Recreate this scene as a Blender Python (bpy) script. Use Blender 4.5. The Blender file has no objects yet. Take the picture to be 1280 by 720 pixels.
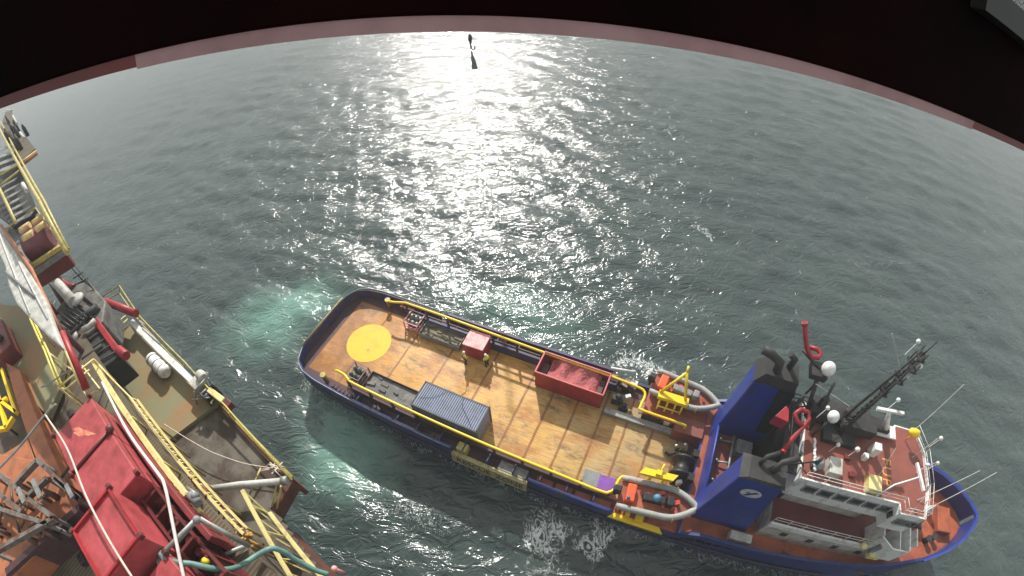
import bpy, math, random
import numpy as np
from mathutils import Vector, Matrix
random.seed(4)
sc = bpy.context.scene
C = sc.collection
PI = math.pi
R_ = math.radians
# ------------------------------------------------------------------ camera model (wide action-camera lens) and the two site frames
F, K, PIT, ROLL, H = 567.94, 0.03106, 0.756516, -0.04584, 37.704
SX, SY, SH = -18.574, 28.076, -0.45856          # ship: stern centre and heading
RX, RY, RH = -32.0, 20.62, R_(-31.7)            # platform: edge corner and heading
_c, _s = math.cos(ROLL), math.sin(ROLL)
FW = Vector((0, math.sin(PIT), -math.cos(PIT)))
_up = Vector((0, math.cos(PIT), math.sin(PIT))); _rt = Vector((1, 0, 0))
CR = _rt*_c + _up*_s; CU = _up*_c - _rt*_s
EYE = Vector((0, 0, H))
def ray(px, py):
    dx, dy = px-640, 360-py; r = math.hypot(dx, dy)+1e-9; th = r/F
    for _ in range(20): th = r/F/(1+K*th*th)
    return (CR*(dx/r)+CU*(dy/r))*math.sin(th)+FW*math.cos(th)
def W(px, py, z):
    d = ray(px, py); return EYE + d*((z-H)/d.z)
def _loc(p, ox, oy, h):
    c, s = math.cos(h), math.sin(h); dx, dy = p.x-ox, p.y-oy
    return Vector((dx*c+dy*s, -dx*s+dy*c, p.z))
def SL(px, py, z): return _loc(W(px, py, z), SX, SY, SH)     # point in the ship's own frame
def RL(px, py, z): return _loc(W(px, py, z), RX, RY, RH)     # point in the platform's own frame
def ship_w(s, t, z=0):
    c, q = math.cos(SH), math.sin(SH); return Vector((SX+s*c-t*q, SY+s*q+t*c, z))
def rig_w(x, y, z=0):
    c, q = math.cos(RH), math.sin(RH); return Vector((RX+x*c-y*q, RY+x*q+y*c, z))

# ------------------------------------------------------------------ materials
MATS = {}
def mat(name, col, rough=.6, col2=None, scale=2.0, thr=(.45, .7), metal=0.0, bump=.0, bscale=20, stretch=(1, 1, 1), coat=0, detail=6):
    if name in MATS: return MATS[name]
    m = bpy.data.materials.new(name); m.use_nodes = True; nt = m.node_tree; N = nt.nodes; L = nt.links
    b = N['Principled BSDF']
    b.inputs['Base Color'].default_value = (*col, 1); b.inputs['Roughness'].default_value = rough
    b.inputs['Metallic'].default_value = metal; b.inputs['Coat Weight'].default_value = coat
    tc = N.new('ShaderNodeTexCoord'); mp = N.new('ShaderNodeMapping'); mp.inputs['Scale'].default_value = stretch
    L.new(tc.outputs['Object'], mp.inputs['Vector'])
    if col2 is None: col2 = tuple(c*.62 for c in col)
    n = N.new('ShaderNodeTexNoise'); n.inputs['Scale'].default_value = scale; n.inputs['Detail'].default_value = detail; n.inputs['Roughness'].default_value = .65
    L.new(mp.outputs[0], n.inputs['Vector'])
    r = N.new('ShaderNodeValToRGB'); r.color_ramp.elements[0].position = thr[0]; r.color_ramp.elements[1].position = thr[1]
    r.color_ramp.elements[0].color = (*col, 1); r.color_ramp.elements[1].color = (*col2, 1)
    L.new(n.outputs['Fac'], r.inputs['Fac']); L.new(r.outputs['Color'], b.inputs['Base Color'])
    if bump:
        n2 = N.new('ShaderNodeTexNoise'); n2.inputs['Scale'].default_value = bscale; n2.inputs['Detail'].default_value = 4
        L.new(mp.outputs[0], n2.inputs['Vector'])
        bp = N.new('ShaderNodeBump'); bp.inputs['Strength'].default_value = bump; bp.inputs['Distance'].default_value = .05
        L.new(n2.outputs['Fac'], bp.inputs['Height']); L.new(bp.outputs[0], b.inputs['Normal'])
    MATS[name] = m; return m
M = dict(
 navy=mat('navy_paint', (.014, .026, .16), .42, (.045, .03, .04), 1.4, (.5, .72), stretch=(1, 1, .4)),
 navy_in=mat('bulwark_inside_paint', (.024, .028, .12), .55, (.09, .045, .03), 1.5, (.45, .65)),
 blue=mat('funnel_blue_paint', (.016, .042, .27), .42, (.02, .028, .13), 1.1, (.45, .72), stretch=(1, 1, .35)),
 yellow=mat('yellow_paint', (.85, .60, .015), .4, (.55, .33, .02), 2.0, (.6, .8)),
 disc=mat('yellow_deck_paint', (.72, .47, .012), .55, (.58, .36, .02), .9, (.5, .75)),
 cream=mat('cream_yellow_paint', (.72, .62, .27), .5, (.42, .30, .10), 2.5, (.5, .75)),
 yrail=mat('dull_yellow_paint', (.50, .42, .12), .5, (.26, .19, .07), 2.5, (.45, .7)),
 red=mat('red_paint', (.36, .018, .026), .48, (.17, .016, .018), 1.3, (.42, .7)),
 pinkred=mat('faded_red_paint', (.44, .068, .08), .55, (.24, .035, .035), 1.1, (.40, .68), bump=.15, bscale=3),
 redlid=mat('pink_and_sunlit_red_paint', (.80, .42, .42), .5, (.62, .16, .17), 1.6, (.4, .65)),  # sunlight on the box lid put into the colour; pink rims share it
 darkred=mat('dark_red_paint', (.14, .02, .02), .5, (.07, .02, .018), 1.5),
 maroon=mat('maroon_steel', (.085, .03, .035), .6, (.04, .02, .025), 1.8),
 reddeck=mat('red_deck_paint', (.26, .075, .055), .6, (.17, .055, .045), .7, (.4, .7)),
 darkreddeck=mat('dark_red_deck_paint', (.15, .028, .028), .6, (.09, .02, .022), .7, (.4, .7)),
 orangedeck=mat('orange_red_deck_paint', (.40, .10, .045), .6, (.22, .06, .035), .8, (.4, .65)),
 white=mat('white_paint', (.74, .75, .74), .5, (.36, .31, .26), 1.8, (.5, .76), stretch=(1, 1, .5)),
 offwhite=mat('weathered_white_paint', (.50, .50, .47), .6, (.27, .24, .20), 1.6, (.42, .72), bump=.25, bscale=3),
 grey=mat('grey_paint', (.22, .23, .24), .55, (.12, .12, .12), 1.6),
 steel=mat('galvanised_steel', (.30, .31, .30), .45, (.16, .15, .13), 2, metal=.3),
 black=mat('black_paint', (.012, .012, .014), .5, (.03, .026, .022), 1.5),
 soot=mat('sooty_steel', (.022, .022, .024), .7, (.05, .045, .04), 1.0),
 contain=mat('blue_grey_container_paint', (.21, .24, .34), .55, (.14, .155, .21), .9, (.45, .7)),
 tube=mat('grey_inflatable_fabric', (.33, .34, .33), .6, (.24, .24, .22), 2),
 orange=mat('orange_fabric', (.80, .10, .02), .6, (.5, .06, .02), 2),
 purple=mat('purple_crate_paint', (.22, .07, .38), .5, (.16, .05, .26), 2),
 teal=mat('teal_rubber', (.12, .25, .22), .5, (.07, .13, .12), 2),
 rope=mat('pale_rope', (.62, .52, .46), .8, (.45, .36, .30), 6),
 hiviz=mat('high_visibility_fabric', (.75, .72, .08), .7, (.55, .55, .1), 6),
 trousers=mat('dark_fabric', (.02, .025, .04), .8),
 skin=mat('skin', (.45, .25, .17), .6),
 glass=mat('dark_window_glass', (.02, .025, .03), .1, (.03, .035, .04), 1),
 green=mat('rusty_green_deck', (.22, .21, .115), .6, (.30, .165, .07), .35, (.42, .62), bump=.3, bscale=2),
 browndeck=mat('dirty_brown_deck', (.135, .12, .095), .6, (.06, .038, .027), .5, (.42, .56), bump=.3, bscale=3),
 rust=mat('rusty_hull_steel', (.13, .045, .03), .7, (.06, .028, .02), 1.1),
 obrown=mat('orange_brown_primer', (.40, .135, .055), .6, (.20, .075, .04), 1.1, (.45, .7)),
 text=mat('black_lettering', (.02, .02, .02), .6),
 textw=mat('white_emblem_paint', (.6, .6, .62), .6),
 texty=mat('orange_lettering', (.75, .36, .08), .6, (.55, .25, .06), 4),
 board=mat('pale_yellow_board', (.42, .36, .17), .6, (.25, .2, .1), 3),
 band=mat('pink_reflection_lip', (.40, .24, .25), .8, (.28, .15, .16), 5),  # pale veil of the glass reflection put into the lip colour
 frame=mat('dark_cab_panel', (.012, .0016, .0016), .9, (.002, .001, .001), 1.2, (.35, .6)),
)
def grid_deck(name, col, col2, pitch):
    """open steel grating: bars as a regular pattern of the surface itself"""
    m = mat(name, col, .65, col2, .6, (.4, .65)); nt = m.node_tree; N = nt.nodes; L = nt.links; b = N['Principled BSDF']
    tc = N.new('ShaderNodeTexCoord'); w = N.new('ShaderNodeTexWave'); w.wave_type = 'BANDS'; w.bands_direction = 'X'
    w.inputs['Scale'].default_value = pitch; w.inputs['Distortion'].default_value = .3
    L.new(tc.outputs['Object'], w.inputs['Vector'])
    mx = N.new('ShaderNodeMix'); mx.data_type = 'RGBA'; mx.blend_type = 'MULTIPLY'; mx.inputs[0].default_value = .55
    src = b.inputs['Base Color'].links[0].from_socket
    L.new(src, mx.inputs[6]); L.new(w.outputs['Color'], mx.inputs[7]); L.new(mx.outputs[2], b.inputs['Base Color'])
    return m
M['frame'].node_tree.nodes['Principled BSDF'].inputs['Specular IOR Level'].default_value = .06
M['grating'] = grid_deck('deck_grating', (.17, .14, .085), (.09, .06, .045), 1.6)

def deck_wood():
    m = bpy.data.materials.new('worn_deck_planks'); m.use_nodes = True; nt = m.node_tree; N = nt.nodes; L = nt.links; b = N['Principled BSDF']
    tc = N.new('ShaderNodeTexCoord'); b.inputs['Roughness'].default_value = .55
    def noise(scale, st, det=6, rg=.6):
        mp = N.new('ShaderNodeMapping'); mp.inputs['Scale'].default_value = st; L.new(tc.outputs['Object'], mp.inputs['Vector'])
        n = N.new('ShaderNodeTexNoise'); n.inputs['Scale'].default_value = scale; n.inputs['Detail'].default_value = det; n.inputs['Roughness'].default_value = rg
        L.new(mp.outputs[0], n.inputs['Vector']); return n.outputs['Fac']
    def ramp(src, *els):
        r = N.new('ShaderNodeValToRGB'); cr = r.color_ramp
        while len(cr.elements) < len(els): cr.elements.new(.5)
        for e, (p, c) in zip(cr.elements, els): e.position = p; e.color = (*c, 1)
        L.new(src, r.inputs['Fac']); return r.outputs['Color']
    def mix(f, a, c, mode='MIX'):
        x = N.new('ShaderNodeMix'); x.data_type = 'RGBA'; x.blend_type = mode
        if isinstance(f, float): x.inputs[0].default_value = f
        else: L.new(f, x.inputs[0])
        L.new(a, x.inputs[6])
        if isinstance(c, tuple): x.inputs[7].default_value = (*c, 1)
        else: L.new(c, x.inputs[7])
        return x.outputs[2]
    sx = N.new('ShaderNodeSeparateXYZ'); L.new(tc.outputs['Object'], sx.inputs[0])
    def mth(op, a, b_=None, c_=None):
        x = N.new('ShaderNodeMath'); x.operation = op
        for i, v in enumerate((a, b_, c_)):
            if v is None: continue
            if isinstance(v, (int, float)): x.inputs[i].default_value = v
            else: L.new(v, x.inputs[i])
        return x.outputs[0]
    # stern end strongly orange, paler and greyer towards the winch
    along = N.new('ShaderNodeMapRange'); along.inputs['From Min'].default_value = 4; along.inputs['From Max'].default_value = 34; L.new(sx.outputs['X'], along.inputs[0])
    big = noise(.22, (1, 1, 1), 3)
    shifted = mth('ADD', along.outputs[0], mth('MULTIPLY', mth('SUBTRACT', big, .5), .9))
    base = ramp(shifted, (0, (.54, .24, .04)), (.4, (.68, .38, .09)), (.75, (.50, .34, .13)), (1, (.34, .26, .16)))
    stain = ramp(noise(.5, (.6, 1, 1), 7, .68), (.46, (0, 0, 0)), (.62, (1, 1, 1)))
    rs = N.new('ShaderNodeMapRange'); rs.inputs['From Min'].default_value = 9; rs.inputs['From Max'].default_value = 3; L.new(sx.outputs['X'], rs.inputs[0])
    st2 = ramp(noise(.35, (1, .7, 1), 7, .7), (.36, (0, 0, 0)), (.54, (1, 1, 1)))
    col = mix(stain, base, (.44, .20, .05))
    col = mix(mth('MULTIPLY', mth('MULTIPLY', st2, rs.outputs[0]), .85), col, (.30, .12, .03))
    grain = ramp(noise(1.3, (.6, 9, 1), 6, .7), (.30, (.58, .58, .58)), (.62, (1.15, 1.12, 1.08)))
    col = mix(.85, col, grain, 'MULTIPLY')
    patch = ramp(noise(.9, (.5, 1.2, 1), 8, .78), (.52, (0, 0, 0)), (.64, (.85, .85, .85)))
    col = mix(patch, col, (.13, .085, .05))
    wob = mth('MULTIPLY', mth('SUBTRACT', noise(.8, (1, 1, 1)), .5), .35)
    xw = mth('ADD', sx.outputs['X'], mth('MULTIPLY', wob, .5))
    def seamd(x0, pitch):
        f_ = mth('FRACT', mth('ADD', mth('MULTIPLY', mth('SUBTRACT', xw, x0), 1/pitch), .5))
        return mth('MULTIPLY', mth('ABSOLUTE', mth('SUBTRACT', f_, .5)), pitch)
    sw = mth('GREATER_THAN', sx.outputs['X'], 18.6)
    seam = mth('ADD', mth('MULTIPLY', seamd(8.4, 4.15), mth('SUBTRACT', 1.0, sw)), mth('MULTIPLY', seamd(20.75, 2.32), sw))
    sm = ramp(seam, (0.0, (1, 1, 1)), (.07, (.9, .9, .9)), (.15, (0, 0, 0)))
    sfac = mth('MULTIPLY', sm, mth('ADD', noise(1.5, (1, 1, 1)), .45))
    col = mix(sfac, col, (.24, .09, .015))
    pl = mth('FRACT', mth('MULTIPLY', sx.outputs['Y'], 1/.22))
    pk = ramp(pl, (0, (.55, .55, .55)), (.09, (1, 1, 1)))
    col = mix(.5, col, pk, 'MULTIPLY')
    scr = ramp(noise(1.1, (.35, 7, 1), 5, .7), (.60, (0, 0, 0)), (.66, (1, 1, 1)))
    col = mix(mth('MULTIPLY', scr, .55), col, (.10, .06, .035))
    wet = ramp(noise(.35, (1, 1, 1), 5, .6), (.42, (.62, .62, .62)), (.60, (.3, .3, .3))); L.new(wet, b.inputs['Roughness'])
    L.new(col, b.inputs['Base Color'])
    bp = N.new('ShaderNodeBump'); bp.inputs['Strength'].default_value = .3; bp.inputs['Distance'].default_value = .03
    L.new(grain, bp.inputs['Height']); L.new(bp.outputs[0], b.inputs['Normal'])
    return m
M['wood'] = deck_wood()

# ------------------------------------------------------------------ mesh helpers
def tag(o, label=None, cat=None, group=None, kind=None):
    if label: o['label'] = label
    if cat: o['category'] = cat
    if group: o['group'] = group
    if kind: o['kind'] = kind
    return o
def thing(name, label, cat, loc=(0, 0, 0), rz=0, group=None):
    o = bpy.data.objects.new(name, None); C.objects.link(o); o.location = loc; o.rotation_euler = (0, 0, rz); o.empty_display_size = .3
    return tag(o, label, cat, group)
SPLIT = set('bulwark_stay deck_machinery junction_box deck_light roof_hatch walkway_hatch aerial_dome whip_aerial vent_housing scupper_plate post support pump_part valve_body deck_equipment bright_bracket frame_leg tread upper_tread strap grille_bar load cradle knuckle bundle dangling_fitting side_pipe grab_strap stay_rod lifting_sling rubbing_strake bulwark_cap windlass deck_bulwark corner_frame net_tie skid white_bracket pipe_flange red_cylinder dark_casing edge_bollard boat_clutter stair_tread interior_gear black_band'.split())
class MB:
    def __init__(s): s.v = []; s.f = []; s.sm = []
    def add(s, v, f, smooth=False):
        k = len(s.v); s.v += [tuple(p) for p in v]; s.f += [tuple(i+k for i in q) for q in f]; s.sm += [smooth]*len(f); return s
    def box(s, x0, x1, y0, y1, z0, z1, rz=0):
        v = [(x, y, z) for x in (x0, x1) for y in (y0, y1) for z in (z0, z1)]
        if rz:
            cx, cy = (x0+x1)/2, (y0+y1)/2; c, q = math.cos(rz), math.sin(rz)
            v = [(cx+(x-cx)*c-(y-cy)*q, cy+(x-cx)*q+(y-cy)*c, z) for x, y, z in v]
        return s.add(v, [(0, 1, 3, 2), (4, 6, 7, 5), (0, 4, 5, 1), (2, 3, 7, 6), (0, 2, 6, 4), (1, 5, 7, 3)])
    def hexa(s, bot, top):
        v = list(bot)+list(top); n = len(bot)
        f = [tuple(range(n))[::-1], tuple(range(n, 2*n))]+[(i, (i+1) % n, n+(i+1) % n, n+i) for i in range(n)]
        return s.add(v, f)
    def prism(s, poly, z0, z1):
        a = sum(poly[i][0]*poly[(i+1) % len(poly)][1]-poly[(i+1) % len(poly)][0]*poly[i][1] for i in range(len(poly)))
        if a < 0: poly = poly[::-1]
        return s.hexa([(p[0], p[1], z0) for p in poly], [(p[0], p[1], z1) for p in poly])
    def tube(s, pts, r, n=8, cap=True):
        pts = [Vector(p) for p in pts]; rs = r if isinstance(r, (list, tuple)) else [r]*len(pts)
        V = []; prev = None
        for i, p in enumerate(pts):
            a = pts[max(i-1, 0)]; b = pts[min(i+1, len(pts)-1)]; d = (b-a).normalized()
            if prev is None: x = d.orthogonal().normalized()
            else: x = (prev-d*prev.dot(d)).normalized()
            prev = x; y = d.cross(x)
            V += [p+(x*math.cos(2*PI*j/n)+y*math.sin(2*PI*j/n))*rs[i] for j in range(n)]
        Fc = [(i*n+j, i*n+(j+1) % n, (i+1)*n+(j+1) % n, (i+1)*n+j) for i in range(len(pts)-1) for j in range(n)]
        s.add(V, Fc, n > 5)
        if cap:
            k = len(s.v)-len(V); s.f.append(tuple(k+j for j in range(n))[::-1]); s.f.append(tuple(k+(len(pts)-1)*n+j for j in range(n))); s.sm += [False, False]
        return s
    def curve(s, pts, r, n=8, sub=7):
        P = [Vector(p) for p in pts]; P = [P[0]*2-P[1]]+P+[P[-1]*2-P[-2]]; out = []
        for i in range(1, len(P)-2):
            for k in range(sub):
                t = k/sub; a, b, c, d = P[i-1:i+3]
                out.append(.5*((2*b)+(c-a)*t+(2*a-5*b+4*c-d)*t*t+(3*b-a-3*c+d)*t**3))
        out.append(P[-2]); return s.tube(out, r, n)
    def bar(s, a, b, w, h):
        a, b = Vector(a), Vector(b); d = (b-a).normalized(); up = Vector((0, 0, 1))
        if abs(d.z) > .98: up = Vector((0, 1, 0))
        x = d.cross(up).normalized(); y = x.cross(d)
        q = [(-1, -1), (1, -1), (1, 1), (-1, 1)]
        return s.hexa([a+x*i*w/2+y*j*h/2 for i, j in q], [b+x*i*w/2+y*j*h/2 for i, j in q])
    def lathe(s, c, prof, n=20, axis='z'):
        V = []
        for r, h in prof:
            for j in range(n):
                u, w = r*math.cos(2*PI*j/n), r*math.sin(2*PI*j/n)
                V.append({'z': (c[0]+u, c[1]+w, c[2]+h), 'x': (c[0]+h, c[1]+u, c[2]+w), 'y': (c[0]+w, c[1]+h, c[2]+u)}[axis])
        m_ = len(prof)
        Fc = [(i*n+j, i*n+(j+1) % n, (i+1)*n+(j+1) % n, (i+1)*n+j) for i in range(m_-1) for j in range(n)]
        s.add(V, Fc, True); k = len(s.v)-len(V)
        s.f += [tuple(k+j for j in range(n))[::-1], tuple(k+(m_-1)*n+j for j in range(n))]; s.sm += [False, False]
        return s
    def sphere(s, c, r, n=14, zs=1):
        prof = [(max(r*math.sin(PI*i/n), .001), -r*math.cos(PI*i/n)*zs) for i in range(n+1)]
        return s.lathe(c, prof, n+2)
    def build(s, name, m, parent=None, label=None, bevel=0):
        if name in SPLIT:
            par = list(range(len(s.v)))
            def fnd(i):
                while par[i] != i: par[i] = par[par[i]]; i = par[i]
                return i
            for f in s.f:
                for i in f[1:]: par[fnd(i)] = fnd(f[0])
            isl = {}
            for i in range(len(s.v)): isl.setdefault(fnd(i), []).append(i)
            G = []
            for ids in isl.values():
                q = [s.v[i] for i in ids]; lo = [min(a[k] for a in q)-.015 for k in range(3)]; hi = [max(a[k] for a in q)+.015 for k in range(3)]
                G.append([ids, lo, hi])
            i = 0
            while i < len(G):
                j = i+1; hit = False
                while j < len(G):
                    if all(G[i][1][k] <= G[j][2][k] and G[j][1][k] <= G[i][2][k] for k in range(3)):
                        a = G.pop(j); G[i][0] += a[0]; G[i][1] = [min(x, y) for x, y in zip(G[i][1], a[1])]; G[i][2] = [max(x, y) for x, y in zip(G[i][2], a[2])]; hit = True
                    else: j += 1
                if not hit: i += 1
            if len(G) > 1:
                for ids, _, _ in G:
                    st_ = set(ids); mp_ = {v: k for k, v in enumerate(ids)}; b = MB(); b.v = [s.v[i] for i in ids]
                    for f, sm in zip(s.f, s.sm):
                        if f[0] in st_: b.f.append(tuple(mp_[i] for i in f)); b.sm.append(sm)
                    last = b._one(name, m, parent, label, bevel)
                return last
        return s._one(name, m, parent, label, bevel)
    def _one(s, name, m, parent=None, label=None, bevel=0):
        me = bpy.data.meshes.new(name); me.from_pydata(s.v, [], s.f)
        me.polygons.foreach_set('use_smooth', s.sm); me.materials.append(m); me.validate(); me.update()
        o = bpy.data.objects.new(name, me); C.objects.link(o)
        if parent: o.parent = parent
        if label: o['label'] = label
        if bevel:
            b = o.modifiers.new('bevel', 'BEVEL'); b.width = bevel; b.segments = 2; b.limit_method = 'ANGLE'
        return o
def fixnormals(o):
    import bmesh
    bm = bmesh.new(); bm.from_mesh(o.data); bmesh.ops.recalc_face_normals(bm, faces=bm.faces); bm.to_mesh(o.data); bm.free(); return o
def copy_tree(o, parent=None):
    c = o.copy(); C.objects.link(c); c.parent = parent
    for ch in list(o.children): copy_tree(ch, c)
    return c
def text_mesh(name, body, size, m, mtx, parent, xs=1.0, thick=.01, spacing=1.0):
    cu = bpy.data.curves.new('lettering', 'FONT'); cu.body = body; cu.size = size; cu.align_x = 'CENTER'; cu.align_y = 'CENTER'; cu.extrude = thick; cu.space_character = spacing
    t = bpy.data.objects.new('lettering_source', cu); C.objects.link(t)
    bpy.context.view_layer.update()
    me = bpy.data.meshes.new_from_object(t.evaluated_get(bpy.context.evaluated_depsgraph_get()))
    bpy.data.objects.remove(t); me.transform(mtx @ Matrix.Diagonal((xs, 1, 1, 1))); me.materials.clear(); me.materials.append(m); me.name = name
    o = bpy.data.objects.new(name, me); C.objects.link(o); o.parent = parent; return o
def rail(mb, pts, h=1.0, r=.03, step=1.6, rows=(1.0, .55)):
    """handrail: posts and horizontal rails over a polyline lying on a floor"""
    pts = [Vector(p) for p in pts]
    for a, b in zip(pts, pts[1:]):
        n = max(1, round((b-a).length/step))
        for k in rows: mb.tube([a+Vector((0, 0, h*k)), b+Vector((0, 0, h*k))], r, 6)
        for i in range(n+1):
            p = a.lerp(b, i/n); mb.tube([p, p+Vector((0, 0, h))], r, 6)

# ------------------------------------------------------------------ sea
def build_sea():
    def axis(c0, lo, hi, d0, fine, g):
        up = [c0]; d = d0
        while up[-1] < hi: up.append(up[-1]+max(d0, g*max(0, up[-1]-c0-fine)+d0*(1 if up[-1]-c0 < fine else 1)))
        dn = [c0]
        while dn[-1] > lo: dn.append(dn[-1]-max(d0, g*max(0, c0-dn[-1]-fine)+d0))
        return np.array(dn[::-1][:-1]+up)
    xs = axis(5, -1800, 1800, .34, 50, .022); ys = axis(25, -1800, 1800, .34, 38, .02)
    X, Y = np.meshgrid(xs, ys, indexing='ij')
    dx = np.gradient(xs)[:, None]+0*X; dy = np.gradient(ys)[None, :]+0*X; step = np.maximum(dx, dy)
    Z = np.zeros_like(X); U = np.zeros_like(X); V = np.zeros_like(X)
    rng = np.random.default_rng(7)
    for i in range(90):
        lam = 1.3*(10/1.3)**rng.random(); k = 2*PI/lam
        th = R_(75)+rng.normal(0, .62); amp = .0040*lam**.9*(.6+.8*rng.random()); ph = rng.random()*2*PI
        fade = np.clip((lam/step-2.6)/2.0, 0, 1)
        a = k*(X*math.cos(th)+Y*math.sin(th))+ph
        Z += amp*np.sin(a)*fade; U -= .8*amp*math.cos(th)*np.cos(a)*fade; V -= .8*amp*math.sin(th)*np.cos(a)*fade
    co = np.stack([X+U, Y+V, Z], -1).reshape(-1, 3)
    nx, ny = X.shape; idx = np.arange(nx*ny).reshape(nx, ny)
    q = np.stack([idx[:-1, :-1], idx[1:, :-1], idx[1:, 1:], idx[:-1, 1:]], -1).reshape(-1, 4)
    me = bpy.data.meshes.new('sea'); me.vertices.add(len(co)); me.vertices.foreach_set('co', co.ravel().astype(np.float32))
    me.loops.add(q.size); me.loops.foreach_set('vertex_index', q.ravel().astype(np.int32))
    me.polygons.add(len(q)); me.polygons.foreach_set('loop_start', np.arange(0, q.size, 4, dtype=np.int32)); me.polygons.foreach_set('loop_total', np.full(len(q), 4, np.int32))
    me.polygons.foreach_set('use_smooth', np.ones(len(q), bool)); me.update(calc_edges=True)
    o = bpy.data.objects.new('sea', me); C.objects.link(o); tag(o, 'grey green choppy sea with sun glitter and churned foam', 'sea', kind='structure')
    m = bpy.data.materials.new('sea_water'); m.use_nodes = True; nt = m.node_tree; N = nt.nodes; L = nt.links; b = N['Principled BSDF']
    geo = N.new('ShaderNodeNewGeometry')
    def mp(st, rz=0, loc=(0, 0, 0)):
        x = N.new('ShaderNodeMapping'); x.inputs['Scale'].default_value = st; x.inputs['Rotation'].default_value = (0, 0, rz); x.inputs['Location'].default_value = loc
        L.new(geo.outputs['Position'], x.inputs['Vector']); return x.outputs[0]
    def noise(vec, scale, det=4, rg=.55, dist=0, out='Fac'):
        n = N.new('ShaderNodeTexNoise'); n.inputs['Scale'].default_value = scale; n.inputs['Detail'].default_value = det; n.inputs['Roughness'].default_value = rg; n.inputs['Distortion'].default_value = dist
        L.new(vec, n.inputs['Vector']); return n.outputs[out]
    def mth(op, a, c=None, clamp=False):
        x = N.new('ShaderNodeMath'); x.operation = op; x.use_clamp = clamp
        for i, v in enumerate((a, c)):
            if v is None: continue
            if isinstance(v, (int, float)): x.inputs[i].default_value = v
            else: L.new(v, x.inputs[i])
        return x.outputs[0]
    def rng_(a, lo, hi):
        x = N.new('ShaderNodeMapRange'); x.inputs['From Min'].default_value = lo; x.inputs['From Max'].default_value = hi; x.interpolation_type = 'SMOOTHSTEP'; L.new(a, x.inputs[0]); return x.outputs[0]
    warp = noise(mp((1, 1, 1)), .16, 4, .6, out='Color')
    def blob(px, py, rx, ry, rz=0, soft=.9):
        c = W(px, py, 0)
        a = N.new('ShaderNodeVectorMath'); a.operation = 'MULTIPLY_ADD'; L.new(warp, a.inputs[0]); a.inputs[1].default_value = (9, 9, 0); L.new(geo.outputs['Position'], a.inputs[2])
        sb = N.new('ShaderNodeVectorMath'); sb.operation = 'SUBTRACT'; L.new(a.outputs[0], sb.inputs[0]); sb.inputs[1].default_value = (c.x+4.5, c.y+4.5, 0)
        x = N.new('ShaderNodeMapping'); x.vector_type = 'TEXTURE'; x.inputs['Rotation'].default_value = (0, 0, rz); x.inputs['Scale'].default_value = (rx, ry, 1e4); L.new(sb.outputs[0], x.inputs['Vector'])
        ln = N.new('ShaderNodeVectorMath'); ln.operation = 'LENGTH'; L.new(x.outputs[0], ln.inputs[0])
        v = N.new('ShaderNodeMapRange'); v.inputs['From Min'].default_value = 1+soft*.5; v.inputs['From Max'].default_value = 1-soft; v.interpolation_type = 'SMOOTHSTEP'; L.new(ln.outputs['Value'], v.inputs[0]); return v.outputs[0]
    teal = mth('MAXIMUM', blob(350, 394, 7.5, 5.0, .3, 1.0), mth('MULTIPLY', blob(432, 545, 4.4, 6.5, .4, 1.0), .95))
    teal = mth('MAXIMUM', teal, mth('MULTIPLY', blob(478, 318, 7, 4, .3), .0))
    teal = mth('MAXIMUM', teal, mth('MULTIPLY', blob(640, 385, 9, 3.5, -.5), .35))
    foamz = mth('MAXIMUM', blob(686, 676, 2.6, 3.6, 0, .7), blob(738, 680, 1.2, 2.8, .2, .7))
    def trail(p1, p2, wd):
        A_, B_ = W(*p1, 0), W(*p2, 0); mid = (A_+B_)/2; d_ = B_-A_
        import mathutils
        mm = N.new('ShaderNodeMapping'); mm.vector_type = 'TEXTURE'; mm.inputs['Location'].default_value = (mid.x+3, mid.y+3, 0); mm.inputs['Rotation'].default_value = (0, 0, math.atan2(d_.y, d_.x)); mm.inputs['Scale'].default_value = (d_.length/2, wd, 1e4)
        aa = N.new('ShaderNodeVectorMath'); aa.operation = 'MULTIPLY_ADD'; L.new(warp, aa.inputs[0]); aa.inputs[1].default_value = (6, 6, 0); L.new(geo.outputs['Position'], aa.inputs[2]); L.new(aa.outputs[0], mm.inputs['Vector'])
        ln = N.new('ShaderNodeVectorMath'); ln.operation = 'LENGTH'; L.new(mm.outputs[0], ln.inputs[0]); return mth('SUBTRACT', 1.0, rng_(ln.outputs['Value'], .3, 1.0))
    foamz = mth('MAXIMUM', foamz, mth('MULTIPLY', trail((345, 95), (215, 330), 4.5), .45))
    foamz = mth('MAXIMUM', foamz, mth('MULTIPLY', trail((860, 275), (905, 320), .8), .75))
    foamz = mth('MAXIMUM', foamz, mth('MULTIPLY', trail((450, 600), (600, 700), 2.5), .6))
    foamz = mth('MAXIMUM', foamz, mth('MULTIPLY', blob(790, 448, 3.2, 1.6, -.4, .6), .75))
    foamz = mth('MAXIMUM', foamz, mth('MULTIPLY', teal, .45))
    rdg = lambda vec, sc_, det, rg, dist: mth('SUBTRACT', 1.0, mth('MULTIPLY', mth('ABSOLUTE', mth('SUBTRACT', noise(vec, sc_, det, rg, dist), .5)), 4.0))
    lace = mth('ADD', mth('MULTIPLY', rdg(mp((1, .55, 1), .7), 1.25, 4, .52, 2.0), .62), mth('MULTIPLY', rdg(mp((1, .7, 1), -.3), 3.6, 4, .6, 1.4), .38))
    geoS = N.new('ShaderNodeMapping'); geoS.vector_type = 'TEXTURE'; geoS.inputs['Location'].default_value = (SX, SY, 0); geoS.inputs['Rotation'].default_value = (0, 0, SH); L.new(geo.outputs['Position'], geoS.inputs['Vector'])
    sp = N.new('ShaderNodeSeparateXYZ'); L.new(geoS.outputs[0], sp.inputs[0])
    edge = mth('ADD', mth('ABSOLUTE', sp.outputs['Y']), mth('MULTIPLY', noise(mp((1, 1, 1)), .5, 3), -1.6))
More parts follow.
